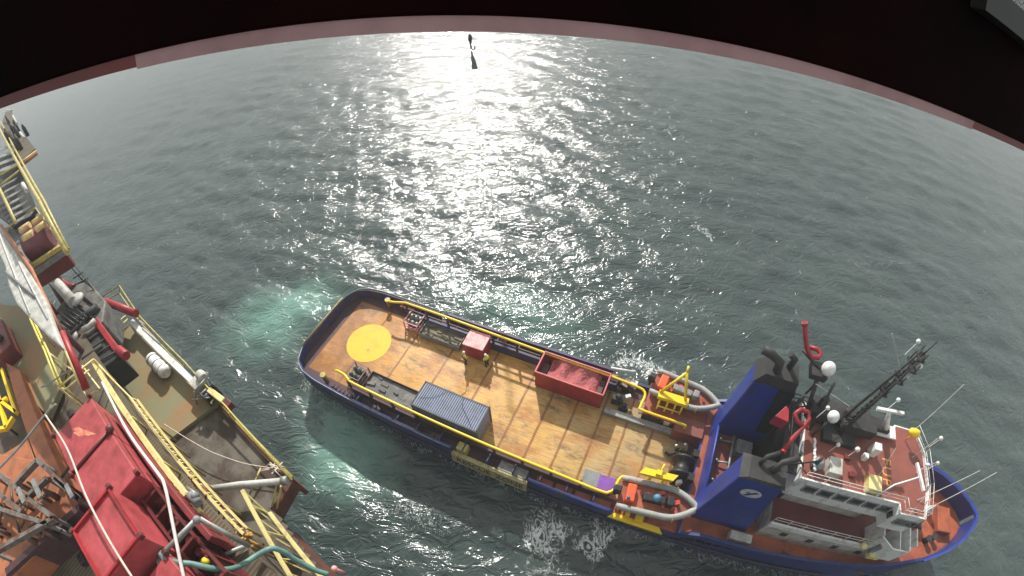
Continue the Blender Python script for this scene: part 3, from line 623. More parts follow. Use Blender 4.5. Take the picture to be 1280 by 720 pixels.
# mast
mb = MB(); mp_ = [SL(1046, 541, 12.1), SL(1076, 513, 14.6), SL(1110, 483, 17.4), SL(1156, 441, 20.6)]
ax = (mp_[-1]-mp_[0]).normalized()
for o_ in ((.22, .22), (-.22, .22), (0, -.25)):
    mb.tube([p_+Vector((o_[0]*(1.6-.3*i), o_[1]*(1.6-.3*i), 0)) for i, p_ in enumerate(mp_)], [.13, .11, .09, .06], 8)
for i in range(20):
    p_ = mp_[0].lerp(mp_[-1], i/20); q_ = mp_[0].lerp(mp_[-1], (i+1)/20); g = .36*(1.2-i/22)
    mb.tube([p_+Vector((g, g, 0)), q_+Vector((-g, 0, 0))], .04, 5); mb.tube([p_+Vector((-g, 0, 0)), q_+Vector((0, -g, 0))], .04, 5)
for f_, w_ in ((.55, .35), (.72, .5), (.86, .6), (.95, .4)):
    p_ = mp_[0].lerp(mp_[-1], f_); mb.box(p_.x-.25, p_.x+.25, p_.y-w_, p_.y+w_, p_.z, p_.z+.12)
    mb.tube([p_+Vector((0, -w_, .1)), p_+Vector((0, -w_, .8))], .05, 6); mb.tube([p_+Vector((0, w_, .1)), p_+Vector((0, w_, .7))], .05, 6)
mb.tube([p_, p_+Vector((0, -.2, 1.8))], .04, 6)
b0 = mp_[0]; mb.box(b0.x-1.3, b0.x+1.3, b0.y-1.0, b0.y+.9, 12.03, 12.5); mb.box(b0.x-.2, b0.x+2.6, b0.y-.1, b0.y+.8, 12.5, 13.4)
mst = mb.build('mast', M['soot'], ship)
mb = MB(); p_ = SL(1113, 514, 15.2); mb.box(p_.x-1.15, p_.x+1.15, p_.y-.1, p_.y+.1, p_.z-.1, p_.z+.12, .1); rad = mb.build('radar_scanner', M['white'], ship)
q_ = SL(1106, 538, 12.3); mb = MB(); mb.tube([q_, p_-Vector((0, 0, .1))], [.3, .14], 10); mb.box(q_.x-1.2, q_.x+.9, q_.y-.6, q_.y+.4, 12.3, 12.45); mb.build('radar_pedestal', M['white'], rad)
p_ = SL(1150, 596, 14.0); mb = MB(); mb.box(p_.x-.1, p_.x+.1, p_.y-1.0, p_.y+1.0, p_.z-.08, p_.z+.1, .25); r2 = mb.build('radar_scanner', M['white'], ship)
mb = MB(); mb.tube([SL(1092, 622, 12.1), SL(1118, 606, 13.2), p_], .06); mb.build('radar_arm', M['white'], r2)
mb = MB()
for (a, b_, z0, z1) in (((1146, 625), (1224, 588), 12.1, 14.5), ((1140, 572), (1172, 548), 12.1, 13.8), ((1145, 590), (1170, 578), 12.1, 13.4), ((1140, 540), (1205, 480), 12.1, 16.0), ((1115, 417), (1125, 462), 21.0, 19.0), ((1020, 480), (1062, 508), 15.0, 13.5), ((1150, 640), (1245, 590), 12, 15), ((1095, 600), (1120, 560), 12.1, 14), ((1135, 645), (1155, 622), 12.1, 13.2)):
    mb.tube([SL(*a, z0), SL(*b_, z1)], .028, 5)
mb.build('whip_aerial', M['offwhite'], ship)
mb = MB()
for x, y, z, r in ((1148, 427, 21, .16), (1150, 458, 19.8, .18), (1176, 548, 13.9, .18), (1172, 579, 13.5, .15), (1160, 581, 13.2, .14), (1123, 500, 15.8, .16), (1072, 562, 13.2, .2), (1048, 556, 13, .16), (1035, 510, 15, .15)):
    c_ = SL(x, y, z); mb.sphere(c_, r, 8); mb.tube([c_, c_-Vector((.2, .1, 1.2))], .03, 5)
mb.build('aerial_dome', M['white'], mst)
c_ = SL(1143, 541, 13.2); mb = MB(); mb.lathe(c_, [(.05, -.5), (.3, -.35), (.36, 0), (.3, .35), (.05, .5)], 12, 'x'); mb.tube([c_, c_-Vector((0, 0, 1.1))], .06); mb.build('yellow_searchlight', M['yellow'], ship)
# bridge wing stair box, starboard
mb = MB()
def wall(a, b_, z0, z1, th=.12): mb.bar((a[0], a[1], (z0+z1)/2), (b_[0], b_[1], (z0+z1)/2), th, z1-z0)
wall((50.9, -2.9), (50.9, -4.3), 6.5, 9.1); wall((50.9, -4.3), (51.9, -5.1), 6.5, 8.9); wall((51.9, -5.1), (53.4, -5.1), 6.5, 8.9); wall((53.4, -5.1), (53.4, -3.2), 6.5, 9.1); wall((52.6, -5.05), (52.6, -3.2), 6.5, 8.9, .1); wall((54.9, -2.8), (54.9, -4.2), 4.6, 8.2); wall((53.4, -4.2), (54.9, -4.2), 4.6, 7.6)
sb = mb.build('wing_stair_enclosure', M['white'], ship)
mb = MB()
for k in range(7): mb.box(51.2+.22*k, 51.42+.22*k, -4.9+.0*k, -4.0, 6.5, 8.2-.22*k)
mb.build('stair_tread', M['grey'], sb)
mb = MB(); mb.box(51.3, 52.4, -5.2, -4.65, 6.2, 6.8); mb.sphere((50.3, -4.7, 7.3), .3, 8); mb.build('lifebuoy_rack', M['cream'], sb)
# foredeck gear
mb = MB(); mb.lathe((57.2, .4, 5.5), [(.7, -1.2), (.7, -1.0), (.35, -1.0), (.35, 1.0), (.7, 1.0), (.7, 1.2)], 16, 'y'); mb.box(56.3, 58.2, -1.2, 2.0, 4.6, 5.0); mb.box(55.0, 55.7, .8, 1.6, 4.6, 5.8); mb.box(55.2, 56.2, -3.2, -2.4, 4.5, 5.1); mb.box(54.6, 55.4, -1.6, -.8, 4.5, 5.6)
mb.lathe((58.6, -2.2, 4.8), [(.3, 0), (.24, .6), (.34, .8)], 12); mb.lathe((59.3, -1.9, 4.8), [(.3, 0), (.24, .6), (.34, .8)], 12)
mb.build('windlass', M['soot'], ship)
mb = MB(); mb.hexa([(58.4, .3, 5.2), (59.2, .3, 5.2), (59.2, .9, 5.2), (58.4, .9, 5.2)], [(58.7, .5, 6.3), (58.8, .5, 6.3), (58.8, .6, 6.3), (58.7, .6, 6.3)]); mb.build('white_vent_cowl', M['white'], ship)
mb = MB(); mb.box(59.6, 61.2, -1.4, 1.0, 4.9, 5.7); mb.build('chain_locker', M['orangedeck'], ship, bevel=.1)
mb = MB(); p_ = SL(925, 672, 4.4); mb.box(p_.x-.9, p_.x+.9, p_.y-.35, p_.y+.35, 3.9, 4.7); mb.build('deck_locker', M['offwhite'], ship, bevel=.05)
mb = MB()
for a in np.arange(45, 52, 2.3): mb.bar((a, -5.4, 3.95), (a+.9, -5.7, 3.95), .3, .1)
mb.build('scupper_plate', M['rust'], ship)

# ------------------------------------------------------------------ cargo and people on the ship
def on_ship(name, label, cat, s, t, z=2.53, rz=0, group=None): return thing(name, label, cat, ship_w(s, t, z), SH+rz, group)
# blue-grey container with corrugated roof
c20 = on_ship('shipping_container', 'blue grey ribbed shipping container standing beside the near yellow rail', 'container', 16.2, -3.3, rz=R_(.3))
mb = MB(); L2, W2, H2 = 3.0, 1.2, 2.55
mb.box(-L2, L2, -W2, W2, .08, H2-.08)
for i in range(30):
    x = -L2+.12+i*.197; mb.box(x, x+.11, -W2-.035, W2+.035, .2, H2-.02)
mb.build('container_body', M['contain'], c20)
mb = MB()
for sx in (-1, 1):
    for sy in (-1, 1): mb.box(min(sx*L2, sx*(L2+.05)), max(sx*L2, sx*(L2+.05)), sy*W2-.09, sy*W2+.09, 0, H2)
    mb.box(min(sx*L2, sx*(L2+.05)), max(sx*L2, sx*(L2+.05)), -W2, W2, H2-.14, H2)
for sy in (-1, 1): mb.box(-L2, L2, sy*W2-.06, sy*W2+.06, H2-.12, H2)
mb.build('corner_frame', mat('dark_container_frame', (.07, .08, .11), .55), c20)
mb = MB(); mb.tube([(-L2+.3, -.4, H2+.03), (-1.6, .1, H2+.04), (-1.0, .8, H2+.03), (-.9, 1.1, H2+.03)], .014, 6); mb.tube([(L2-.5, -1.0, H2+.03), (1.5, -.1, H2+.04), (1.0, .3, H2+.04), (.7, 1.1, H2+.03)], .014, 6)
mb.build('lifting_sling', M['black'], c20)
# red open basket with net
bk = on_ship('cargo_basket', 'long open top red cargo basket covered with a sagging red net at the far rail', 'basket', 24.3, 3.75, rz=R_(-.5))
mb = MB(); L2, W2, H2 = 3.05, 1.13, 2.35
mb.box(-L2, L2, -W2, W2, .1, .2); 
for sy in (-1, 1): mb.box(-L2, L2, min(sy*W2, sy*(W2-.07)), max(sy*W2, sy*(W2-.07)), .1, H2)
for sx in (-1, 1): mb.box(min(sx*L2, sx*(L2-.07)), max(sx*L2, sx*(L2-.07)), -W2+.07, W2-.07, .1, H2)
mb.build('basket_body', M['red'], bk)
mb = MB()
for sy in (-1, 1): mb.box(-L2-.04, L2+.04, sy*W2-.06, sy*W2+.06, H2, H2+.1)
for sx in (-1, 1): mb.box(sx*L2-.06, sx*L2+.06, -W2, W2, H2+.003, H2+.103)
mb.build('top_rim', mat('pinkish_red_rim', (.55, .12, .13), .5), bk)
n1, n2 = 26, 10; V = []
for i in range(n1+1):
    for j in range(n2+1):
        x = -2.2+4.6*i/n1; y = -W2+.1+(2*W2-.2)*j/n2; e = min(i/5, (n1-i)/4, 1)
        V.append((x, y, H2-.08-.45*(1-abs(2*j/n2-1)**2)*(.6+.4*math.sin(i*.7))-.06*random.random()-.5*(1-e)))
mb = MB(); mb.add(V, [(i*(n2+1)+j, (i+1)*(n2+1)+j, (i+1)*(n2+1)+j+1, i*(n2+1)+j+1) for i in range(n1) for j in range(n2)], False)
nt_ = mb.build('cargo_net', mat('faded_red_net', (.42, .10, .11), .8, (.24, .06, .06), 3, (.4, .65)), bk); sdm = nt_.modifiers.new('thickness', 'SOLIDIFY'); sdm.thickness = .03
mb = MB(); mb.box(-2.9, -2.3, -.9, .6, .2, 1.5); mb.box(2.2, 2.8, -.6, .8, .2, 1.6); mb.build('load', M['maroon'], bk)
# red box
rb = on_ship('storage_box', 'square red steel box with sunlight painted pink on its lid by the far rail', 'box', 14.9, 3.95, rz=R_(2))
mb = MB(); mb.box(-.98, .98, -.85, .85, .1, 1.85); mb.build('box_body', M['red'], rb, bevel=.05)
mb = MB(); mb.box(-1.05, 1.05, -.92, .92, 1.85, 2.0); mb.build('lid', M['redlid'], rb, bevel=.05)
mb = MB(); mb.box(-.9, -.6, -.7, .7, 0, .1); mb.box(.6, .9, -.7, .7, 0, .1); mb.build('skid', M['darkred'], rb)
# drum racks
def rack(s, t, label, mtop, rim):
    o = on_ship('drum_rack', label, 'rack', s, t, group='open racks of round drums near the stern')
    mb = MB(); mb.box(-.8, .8, -.8, .8, .05, .15)
    for a in (-.8, .8):
        for b_ in (-.8, .8): mb.box(a-.05, a+.05, b_-.05, b_+.05, 0, 1.15)
    for z in (.5, 1.1):
        for a in (-.8, .8): mb.box(a-.04, a+.04, -.8, .8, z, z+.08); mb.box(-.8, .8, a-.04, a+.04, z+.003, z+.083)
    mb.build('rack_frame', rim, o)
    for i in range(3):
        for j in range(2):
            mb = MB(); mb.lathe((-.5+.5*i, -.35+.7*j, .15), [(.22, 0), (.23, .7), (.17, .8), (.1, .85), (.1, .95)], 14); d = mb.build('drum', mtop, o)
rack(7.6, 4.35, 'pink rimmed rack of pale grey drums beside the far rail at the stern', M['steel'], M['redlid'])
rack(5.9, -3.35, 'dark rack of grey green drums beside the yellow painted circle and near rail', mat('grey_green_drum', (.10, .15, .13), .5), mat('rack_grey_red', (.25, .16, .15), .6))
# long shallow trays
def tray(s0, s1, t0, t1, label, m, fill):
    o = on_ship('cargo_tray', label, 'tray', (s0+s1)/2, (t0+t1)/2, group='long shallow steel trays along the rails')
    a, b_ = (s1-s0)/2, (t1-t0)/2; mb = MB(); mb.box(-a, a, -b_, b_, .05, .12)
    for sy in (-1, 1): mb.box(-a, a, min(sy*b_, sy*(b_-.06)), max(sy*b_, sy*(b_-.06)), .05, .75)
    for sx in (-1, 1): mb.box(min(sx*a, sx*(a-.06)), max(sx*a, sx*(a-.06)), -b_+.06, b_-.06, .05, .75)
    mb.build('tray_body', m, o); mb = MB()
    for i in range(26):
        x = random.uniform(-a+.4, a-.5); y = random.uniform(-b_+.2, b_-.2); h = random.uniform(.2, .55); w = random.uniform(.15, .5)
        mb.box(x-w, x+w, y-w*.3, y+w*.3, .1+h*.4, .1+h, random.uniform(-.3, .3))
    mb.box(-a+.1, a-.1, -b_+.1, b_-.1, .13, .5)
    mb.build('tray_load', fill, o); return o
tray(8.75, 13.2, 3.2, 4.8, 'long shallow tray of greenish scrap between the drum rack and red box', M['grey'], mat('greenish_scrap', (.20, .17, .10), .7, (.10, .08, .06), 1.5, (.4, .6)))
tray(7.1, 12.7, -4.5, -2.45, 'long shallow dark grey tray between drum rack and blue grey container', M['maroon'], mat('dark_grey_scrap', (.09, .085, .08), .5, (.18, .17, .16), 1.2, (.5, .65)))
# crates by the near rail
for nm, lb, s_, t_, m_ in (('crate', 'small purple crate beside the near yellow rail', 30.0, -4.1, M['purple']), ('crate', 'small dark grey crate next to the purple crate', 28.75, -4.05, M['grey'])):
    o = on_ship(nm, lb, 'crate', s_, t_, rz=R_(3)); mb = MB(); mb.box(-.52, .52, -.5, .5, 0, .95); mb.build('crate_body', m_, o, bevel=.06); o.scale = (1.15, 1.2, 1)
    mb = MB(); mb.box(-.56, .56, -.54, .54, .95, 1.03); mb.build('lid', m_, o, bevel=.03)
# people
def person(s, t, face, label, pose):
    o = on_ship('person', label, 'person', s, t, rz=face)
    ar = pose
    J = {'pel': (0, 0, .95), 'ch': (.02, 0, 1.28), 'nk': (.03, 0, 1.50), 'hd': (.05, 0, 1.66), 'top': (.05, 0, 1.76),
         'hl': (0, .10, .90), 'kl': (.06+ar*.08, .12, .50), 'al': (-.02+ar*.10, .13, .09), 'tl': (.14+ar*.10, .14, .05),
         'hr': (0, -.10, .90), 'kr': (.05-ar*.05, -.12, .50), 'ar': (-.05-ar*.14, -.13, .09), 'tr': (.11-ar*.14, -.14, .05),
         'sl': (.02, .19, 1.42), 'el': (.02+ar*.1, .27, 1.14), 'wl': (.20, .22, .96), 'fl': (.27, .20, .90),
         'sr': (.02, -.19, 1.42), 'er': (.0, -.28, 1.14), 'wr': (.16+ar*.2, -.24, .98+ar*.2), 'fr': (.23+ar*.24, -.22, .94+ar*.22)}
    Rr = {'pel': .14, 'ch': .15, 'nk': .06, 'hd': .10, 'top': .085, 'hl': .095, 'kl': .065, 'al': .05, 'tl': .045, 'hr': .095, 'kr': .065, 'ar': .05, 'tr': .045,
          'sl': .07, 'el': .05, 'wl': .035, 'fl': .03, 'sr': .07, 'er': .05, 'wr': .035, 'fr': .03}
    def skin(name, keys, edges, m, grow=0):
        me = bpy.data.meshes.new(name); ix = {k: i for i, k in enumerate(keys)}
        me.from_pydata([J[k] for k in keys], [(ix[a], ix[b_]) for a, b_ in edges], []); me.materials.append(m)
        ob = bpy.data.objects.new(name, me); C.objects.link(ob); ob.parent = o
        md = ob.modifiers.new('skin', 'SKIN'); md.use_smooth_shade = True
        for i, k in enumerate(keys):
            v = me.skin_vertices[0].data[i]; r = Rr[k]+grow; v.radius = (r, r); v.use_root = (i == 0)
        sb_ = ob.modifiers.new('smooth', 'SUBSURF'); sb_.levels = 1; sb_.render_levels = 2; return ob
    E1 = [('pel', 'ch'), ('ch', 'nk'), ('nk', 'hd'), ('hd', 'top'), ('pel', 'hl'), ('hl', 'kl'), ('kl', 'al'), ('al', 'tl'), ('pel', 'hr'), ('hr', 'kr'), ('kr', 'ar'), ('ar', 'tr'), ('ch', 'sl'), ('sl', 'el'), ('el', 'wl'), ('wl', 'fl'), ('ch', 'sr'), ('sr', 'er'), ('er', 'wr'), ('wr', 'fr')]
    skin('body', list(J), E1, M['skin'])
    skin('trousers', ['pel', 'hl', 'kl', 'al', 'hr', 'kr', 'ar'], [('pel', 'hl'), ('hl', 'kl'), ('kl', 'al'), ('pel', 'hr'), ('hr', 'kr'), ('kr', 'ar')], M['trousers'], .018)
    skin('jacket', ['ch', 'pel', 'sl', 'el', 'wl', 'sr', 'er', 'wr'], [('pel', 'ch'), ('ch', 'sl'), ('sl', 'el'), ('el', 'wl'), ('ch', 'sr'), ('sr', 'er'), ('er', 'wr')], M['hiviz'], .03)
    mb = MB(); mb.sphere((.05, 0, 1.72), .135, 10, .9); mb.build('helmet', M['white'], o)
    for y in (.14, -.14):
        mb = MB(); x = (ar*.10 if y > 0 else -ar*.14); mb.box(x-.10, x+.20, y-.055, y+.055, 0, .12); mb.build('boot', M['black'], o, bevel=.03)
person(14.35, 2.35, R_(60), 'worker in yellow hi vis jacket facing the near corner of the red box', .6)
person(16.35, 2.9, R_(150), 'worker in yellow hi vis jacket standing at the bow side of the red box', -.3)
# sling line lying on the planks beside the workers
mb = MB(); mb.tube([ship_w(a, b_, 2.58) for a, b_ in ((15.6, 2.2), (15.7, 1.4), (15.5, .4), (15.8, -.4), (15.6, -.9))], .03, 6)
tag(mb.build('tag_line', mat('orange_rope', (.75, .4, .05), .8)), 'thin orange line lying on the planks between the workers and the blue grey container', 'rope')
# rescue boats
def rib(s, t, z, rz, label, L_=5.8, B=1.15, acc_=None):
    o = on_ship('rescue_boat', label, 'boat', s, t, z, rz, 'grey tubed rescue boats abreast of the funnels')
    mb = MB(); path = []
    for i in range(9): path.append((-L_/2+i*(L_*.62)/8, -B*(1.0 if i else .92), .55))
    for i in range(1, 14):
        a = -1+2*i/14; u_ = 1-abs(a); u2 = u_**.8; path.append((L_*.12+L_*.42*u2, math.copysign(B*(1-u2**1.9), a), .55+.25*u2))
    for i in range(8, -1, -1): path.append((-L_/2+i*(L_*.62)/8, B*(1.0 if i else .92), .55))
    mb.tube(path, [.16]+[.25]*(len(path)-2)+[.16], 12); tb = mb.build('inflatable_tube', M['tube'], o)
    mb = MB(); hp = [(x, y*.86) for x, y, _ in path]
    mb.hexa([(x*.9, y*.25, -.1) for x, y in hp], [(x, y, .38) for x, y in hp]); mb.build('boat_floor', M['orangedeck'], o)
    mb = MB(); mb.box(-1.1, .6, -.28, .28, .35, .95); mb.box(.7, 1.2, -.35, .35, .35, 1.2); mb.build('console', acc_ or M['grey'], o, bevel=.06)
    mb = MB(); mb.box(-2.4, -1.7, -.7, .7, .35, 1.0); mb.build('equipment_cover', M['orange'], o, bevel=.1)
    mb = MB(); mb.box(-L_/2-.5, -L_/2+.1, -.25, .25, .4, 1.3); mb.box(-L_/2-.35, -L_/2-.1, -.1, .1, -.3, .4); mb.build('outboard_engine', M['black'], o, bevel=.08)
    mb = MB()
    for x in (-1.9, -.2, 1.4):
        for sy in (-1, 1): mb.tube([(x, sy*B+.27*math.cos(a)*sy, .55+.262*math.sin(a)) for a in np.linspace(-1, 2.2, 9)], .03, 5)
    mb.build('grab_strap', M['yrail'], o)
    mb = MB(); mb.sphere((-.1, 0, 1.05), .32, 8); mb.sphere((-2.2, -.5, 1.15), .15, 6); mb.build('bundle', mat('blue_bundle', (.08, .22, .35), .6), o) if acc_ else None
    mb = MB()
    for i in range(12):
        x, y = random.uniform(-1.8, 1.9), random.uniform(-.6, .6); q = random.uniform(.1, .28); mb.box(x-q, x+q, y-q*.6, y+q*.6, .38, .38+q*1.4, random.uniform(0, 3))
    mb.build('boat_clutter', mat('orange_red_gear', (.62, .07, .03), .6, (.1, .04, .04), 2.5, (.45, .6)), o)
    return o
a_ = SL(825, 470, 5.2); b_ = SL(893, 498, 5.2)
rib(33.9, 5.35, 4.3, R_(-6), 'grey tubed rescue boat under the tall triangular yellow davit at the far rail')
rib(34.0, -4.55, 4.3, R_(5), 'grey tubed rescue boat with blue bundle aboard beside the near blue funnel', acc_=M['black'])
# broken pallet scraps heaped outboard of the basket
o = on_ship('scrap_heap', 'heap of pale and rusty scrap on the port edge forward of the red basket', 'scrap', 28.3, 5.4)
mb = MB()
for i in range(16):
    x, y = random.uniform(-1.2, 1.3), random.uniform(-.4, .5); mb.box(x-.35, x+.35, y-.1, y+.1, .4+.06*i, .46+.06*i, random.uniform(0, 3))
mb.box(-.9, 1.0, -.4, .5, 0, .45); mb.build('scrap_pieces', mat('rusty_pink_scrap', (.32, .22, .20), .7, (.2, .1, .08), 2), o)
mb = MB(); mb.tube([(-1.2, .6, 1.6), (.9, .9, 1.7)], .1); mb.box(.9, 1.5, -.1, .4, .5, 1.2); mb.build('white_pipe', M['white'], o)

#@@RIG-START
# ------------------------------------------------------------------ offshore platform
rig = thing('offshore_platform', 'rust stained offshore platform edge with green and brown steel decks above the sea', 'platform', (RX, RY, 0), RH)
def rp_(pts, z): return [tuple(RL(x, y, z))[:2] for x, y in pts]
def slab(name, pts, z, th, m, parent, bevel=0, label=None):
    mb = MB(); mb.prism(rp_(pts, z), z-th, z); return mb.build(name, m, parent, label, bevel)
def rthing(name, label, cat, px, py, z, group=None):
    p = W(px, py, z); return thing(name, label, cat, p, RH, group), RL(px, py, z)
class TB(MB):
    """mesh builder whose points are given in the platform's frame and stored relative to a thing's base"""
    def __init__(s, o=None): super().__init__(); s.o = Vector(o) if o is not None else Vector((0, 0, 0))
    def build(s, *a, **k):
        s.v = [(x-s.o.x, y-s.o.y, z-s.o.z) for x, y, z in s.v]; return super().build(*a, **k)
def tubes(mb, r, *lines, n=8):
    for ln in lines: mb.tube([RL(x, y, z) for x, y, z in ln], r, n)
ZG, ZM = 18.0, 21.6
# lower outboard decks
slab('green_deck', [(133, 408), (168, 408), (274, 503), (203, 556), (120, 520), (60, 420), (110, 418)], ZG, .5, M['green'], rig)
slab('brown_deck', [(276, 504), (363, 600), (338, 636), (345, 650), (398, 706), (440, 760), (230, 790), (120, 640), (130, 560), (203, 556)], ZG-.25, .5, M['browndeck'], rig)
mb = MB(); P = [RL(*q) for q in ((276, 504, 18), (365, 598, 18), (341, 640, 17.8), (350, 655, 17.8), (402, 712, 17.8), (450, 775, 17.8))]
for i, (a, b_) in enumerate(zip(P, P[1:])):
    h_ = 1.0 if i in (1, 2) else 2.0
    mb.bar(a-Vector((0, .1, h_/2)), b_-Vector((0, .1, h_/2)), .25, h_)
mb.build('edge_plating', M['rust'], rig)
mb = MB(); mb.tube(P[:2], .13, 10); mb.build('edge_pipe', M['yrail'], rig)
# frame under the decks down into the sea
for i, (x, y) in enumerate(((4, -6), (22, -8), (38, -8), (4, -26), (38, -28))):
    MB().lathe((x, y, -3), [(1.6, 0), (1.6, 20.4)], 24).build('leg', M['rust'], rig)
mb = MB(); mb.box(3.5, 60, -45, -4.2, 17.3, ZM-.35); mb.build('deck_underframe', M['browndeck'], rig)
# main grating deck
mb = MB(); mb.box(2.5, 60, -45, -4.0, ZM-.35, ZM); mb.build('main_deck', M['grating'], rig)
slab('upper_left_deck', [(0, 380), (45, 385), (80, 440), (75, 485), (60, 520), (0, 450)], 22.3, .4, M['green'], rig)
# outer railing of the green deck
mb = MB(); tubes(mb, .05, [(126, 372, 18.6), (149, 357, 18.9), (175, 396, 19), (230, 452, 19.0), (282, 508, 18.9), (365, 600, 18.6)], [(126, 380, 18.2), (149, 366, 18.3), (175, 403, 18.4), (230, 460, 18.4)], [(149, 357, 18.9), (149, 366, 18)], [(175, 396, 19), (175, 403, 18)], [(230, 452, 19), (230, 460, 18)])
mb.build('deck_edge_rail', M['yrail'], rig)
mb = MB(); tubes(mb, .09, [(136, 414, 18.3), (157, 395, 18.3)], [(140, 419, 18.3), (160, 399, 18.3)]); mb.build('deck_end_rail', M['yrail'], rig)

# white long beam and its winch head
o, p0 = rthing('boat_davit_beam', 'long white box beam lying along the outer edge of the green deck', 'beam', 210, 445, 18.05)
mb = TB(p0); mb.bar(RL(165, 403, 18.6), RL(249, 484, 18.6), .42, .4); mb.build('box_beam', M['white'], o, bevel=.03)
mb = TB(p0); a = RL(250, 484, 18.5); mb.box(a.x-.5, a.x+.5, a.y-.35, a.y+.45, 18, 19); mb.lathe(a+Vector((.1, .5, .6)), [(.3, -.3), (.35, 0), (.3, .3)], 12, 'x'); mb.build('beam_head', M['offwhite'], o, bevel=.05)
mb = TB(p0); a = RL(263, 492, 18.6); mb.lathe(a, [(.55, -.5), (.55, -.4), (.32, -.4), (.32, .4), (.55, .4), (.55, .5)], 18, 'y'); mb.build('cable_drum', M['black'], o)
mb = TB(p0); mb.bar(RL(262, 488, 18.8), RL(280, 502, 18.8), .35, .35); a = RL(284, 507, 18.7); mb.build('motor_housing', M['cream'], o, bevel=.04)
mb = TB(p0); mb.box(a.x-.3, a.x+.25, a.y-.2, a.y+.3, 18.4, 18.9); mb.build('end_box', M['darkred'], o, bevel=.04)
mb = TB(p0); tubes(mb, .05, [(243, 489, 19.2), (256, 474, 19.2)], [(243, 489, 19.2), (246, 505, 18.1)], [(246, 497, 19), (258, 486, 19)], [(240, 500, 18.8), (262, 497, 18.8)]); mb.build('winch_guard', M['steel'], o)
mb = TB(p0); tubes(mb, .07, [(172, 400, 18.9), (186, 409, 18.9)], [(178, 410, 18.8), (200, 430, 18.8)]); mb.build('side_pipe', M['offwhite'], o)
# life raft canister
o, p0 = rthing('life_raft_canister', 'white ribbed cylindrical life raft canister lying on the green deck', 'canister', 198, 458, 18.05)
mb = TB(p0); a = RL(188, 447, 18.55); b_ = RL(208, 467, 18.55); d = (b_-a); ps = []; rs = []
for i in range(13):
    ps.append(a+d*(i/12)); rs.append((.30 if i in (0, 12) else .44)+(.03 if i % 3 == 1 else 0))
mb.tube(ps, rs, 18); mb.build('canister_shell', M['white'], o)
mb = TB(p0); a2 = a+d*.2; b2 = a+d*.8
for q in (a2, b2): mb.bar((q.x, q.y-.5, 18.15), (q.x, q.y+.5, 18.15), .12, .2)
mb.build('cradle', M['steel'], o)
mb = TB(p0)
for k in (.18, .5, .82): q = a+d*k; mb.tube([q-d*.015, q+d*.015], .475, 18)
mb.build('strap', M['grey'], o)
# pale mooring rope over the brown deck
mb = MB(); pts = [(205, 530), (222, 541), (240, 552), (262, 564), (285, 573), (308, 580), (338, 585)]
mb.curve([W(x, y, 18.6-.02*i) for i, (x, y) in enumerate(pts)], .03, 6)
for k in range(7): mb.tube([W(322+5*k, 590-3*(k % 3), 18.1), W(335+random.uniform(-4, 8), 583+random.uniform(-8, 10), 18.3), W(345+2*k, 578+(k % 4)*6, 18.1)], .035, 6)
tag(mb.build('mooring_rope', M['rope']), 'thin pale rope sagging across the brown deck to a tangle at the deck edge', 'rope')
# white pipe spanning to the corner
o, p0 = rthing('white_boom_pipe', 'thick weathered white pipe crossing the brown deck to its outer corner', 'pipe', 310, 607, 17.9)
mb = TB(p0); tubes(mb, .17, [(256, 612, 18.8), (300, 606, 18.7), (358, 601, 18.6)], n=12); mb.build('pipe_run', M['offwhite'], o)
mb = TB(p0); tubes(mb, .23, [(352, 601.5, 18.6), (360, 600.5, 18.6)], n=12); tubes(mb, .23, [(255, 612, 18.8), (262, 611, 18.8)], n=12); mb.build('pipe_flange', M['steel'], o)
mb = TB(p0); tubes(mb, .05, [(346, 603, 18.4), (340, 634, 18.0)], [(352, 604, 18.3), (346, 636, 18.0)], [(326, 585, 18.2), (312, 618, 18.0)]); mb.build('stay_rod', M['yrail'], o)

# cream booms / gangway handrails
o, p0 = rthing('cream_boom', 'straight cream box boom beside the long red skid', 'boom', 175, 545, ZM)
mb = TB(p0); mb.bar(RL(117, 452, 23.0), RL(234, 620, 22.6), .26, .26); mb.build('boom_beam', M['cream'], o, bevel=.02)
mb = TB(p0); mb.bar(RL(240, 630, 22.6), RL(250, 643, 22.5), .3, .3); mb.build('boom_tip', M['cream'], o, bevel=.02)
mb = TB(p0); tubes(mb, .045, [(117, 449, 23.2), (163, 497, 22.8), (222, 575, 22.6)], [(104, 461, 23.2), (117, 449, 23.2)], [(103, 457, 23.2), (125, 486, 23.1), (108, 495, 23.0), (93, 468, 23.2)]); mb.build('side_rail', M['cream'], o)
mb = TB(p0)
for x, y in ((120, 456), (165, 521), (205, 578), (232, 617)): a = RL(x, y, 22.8); mb.tube([a, (a.x, a.y, ZM)], .06, 6)
mb.build('post', M['yrail'], o)
o, p0 = rthing('lattice_gangway', 'narrow cream lattice gangway running parallel to the cream boom above the dark gap', 'gangway', 230, 575, ZG)
mb = TB(p0); A0, A1 = RL(163, 497, 21.6), RL(305, 668, 20.8); B0, B1 = RL(172, 500, 21.6), RL(309, 661, 20.8)
mb.bar(A0, A1, .13, .16); mb.bar(B0, B1, .1, .14)
for i in range(34):
    t = i/34; mb.bar(A0.lerp(A1, t), B0.lerp(B1, t+(.02 if i % 2 else 0)), .05, .05)
mb.build('lattice', M['cream'], o)
mb = TB(p0)
for i in range(6):
    a = A0.lerp(A1, .1+.16*i); mb.tube([a, (a.x, a.y, ZG)], .07, 6)
mb.build('support', M['yrail'], o)
mb = TB(p0)
for i in range(26):
    t = random.random(); a = A0.lerp(A1, .55+.45*t); mb.tube([a+Vector((random.uniform(-.3, .3), random.uniform(-.3, .25), random.uniform(-.3, .2))), a+Vector((random.uniform(-.3, .5), random.uniform(-.4, .3), random.uniform(-.5, .1)))], .045, 5)
mb.build('dangling_fitting', M['obrown'], o)
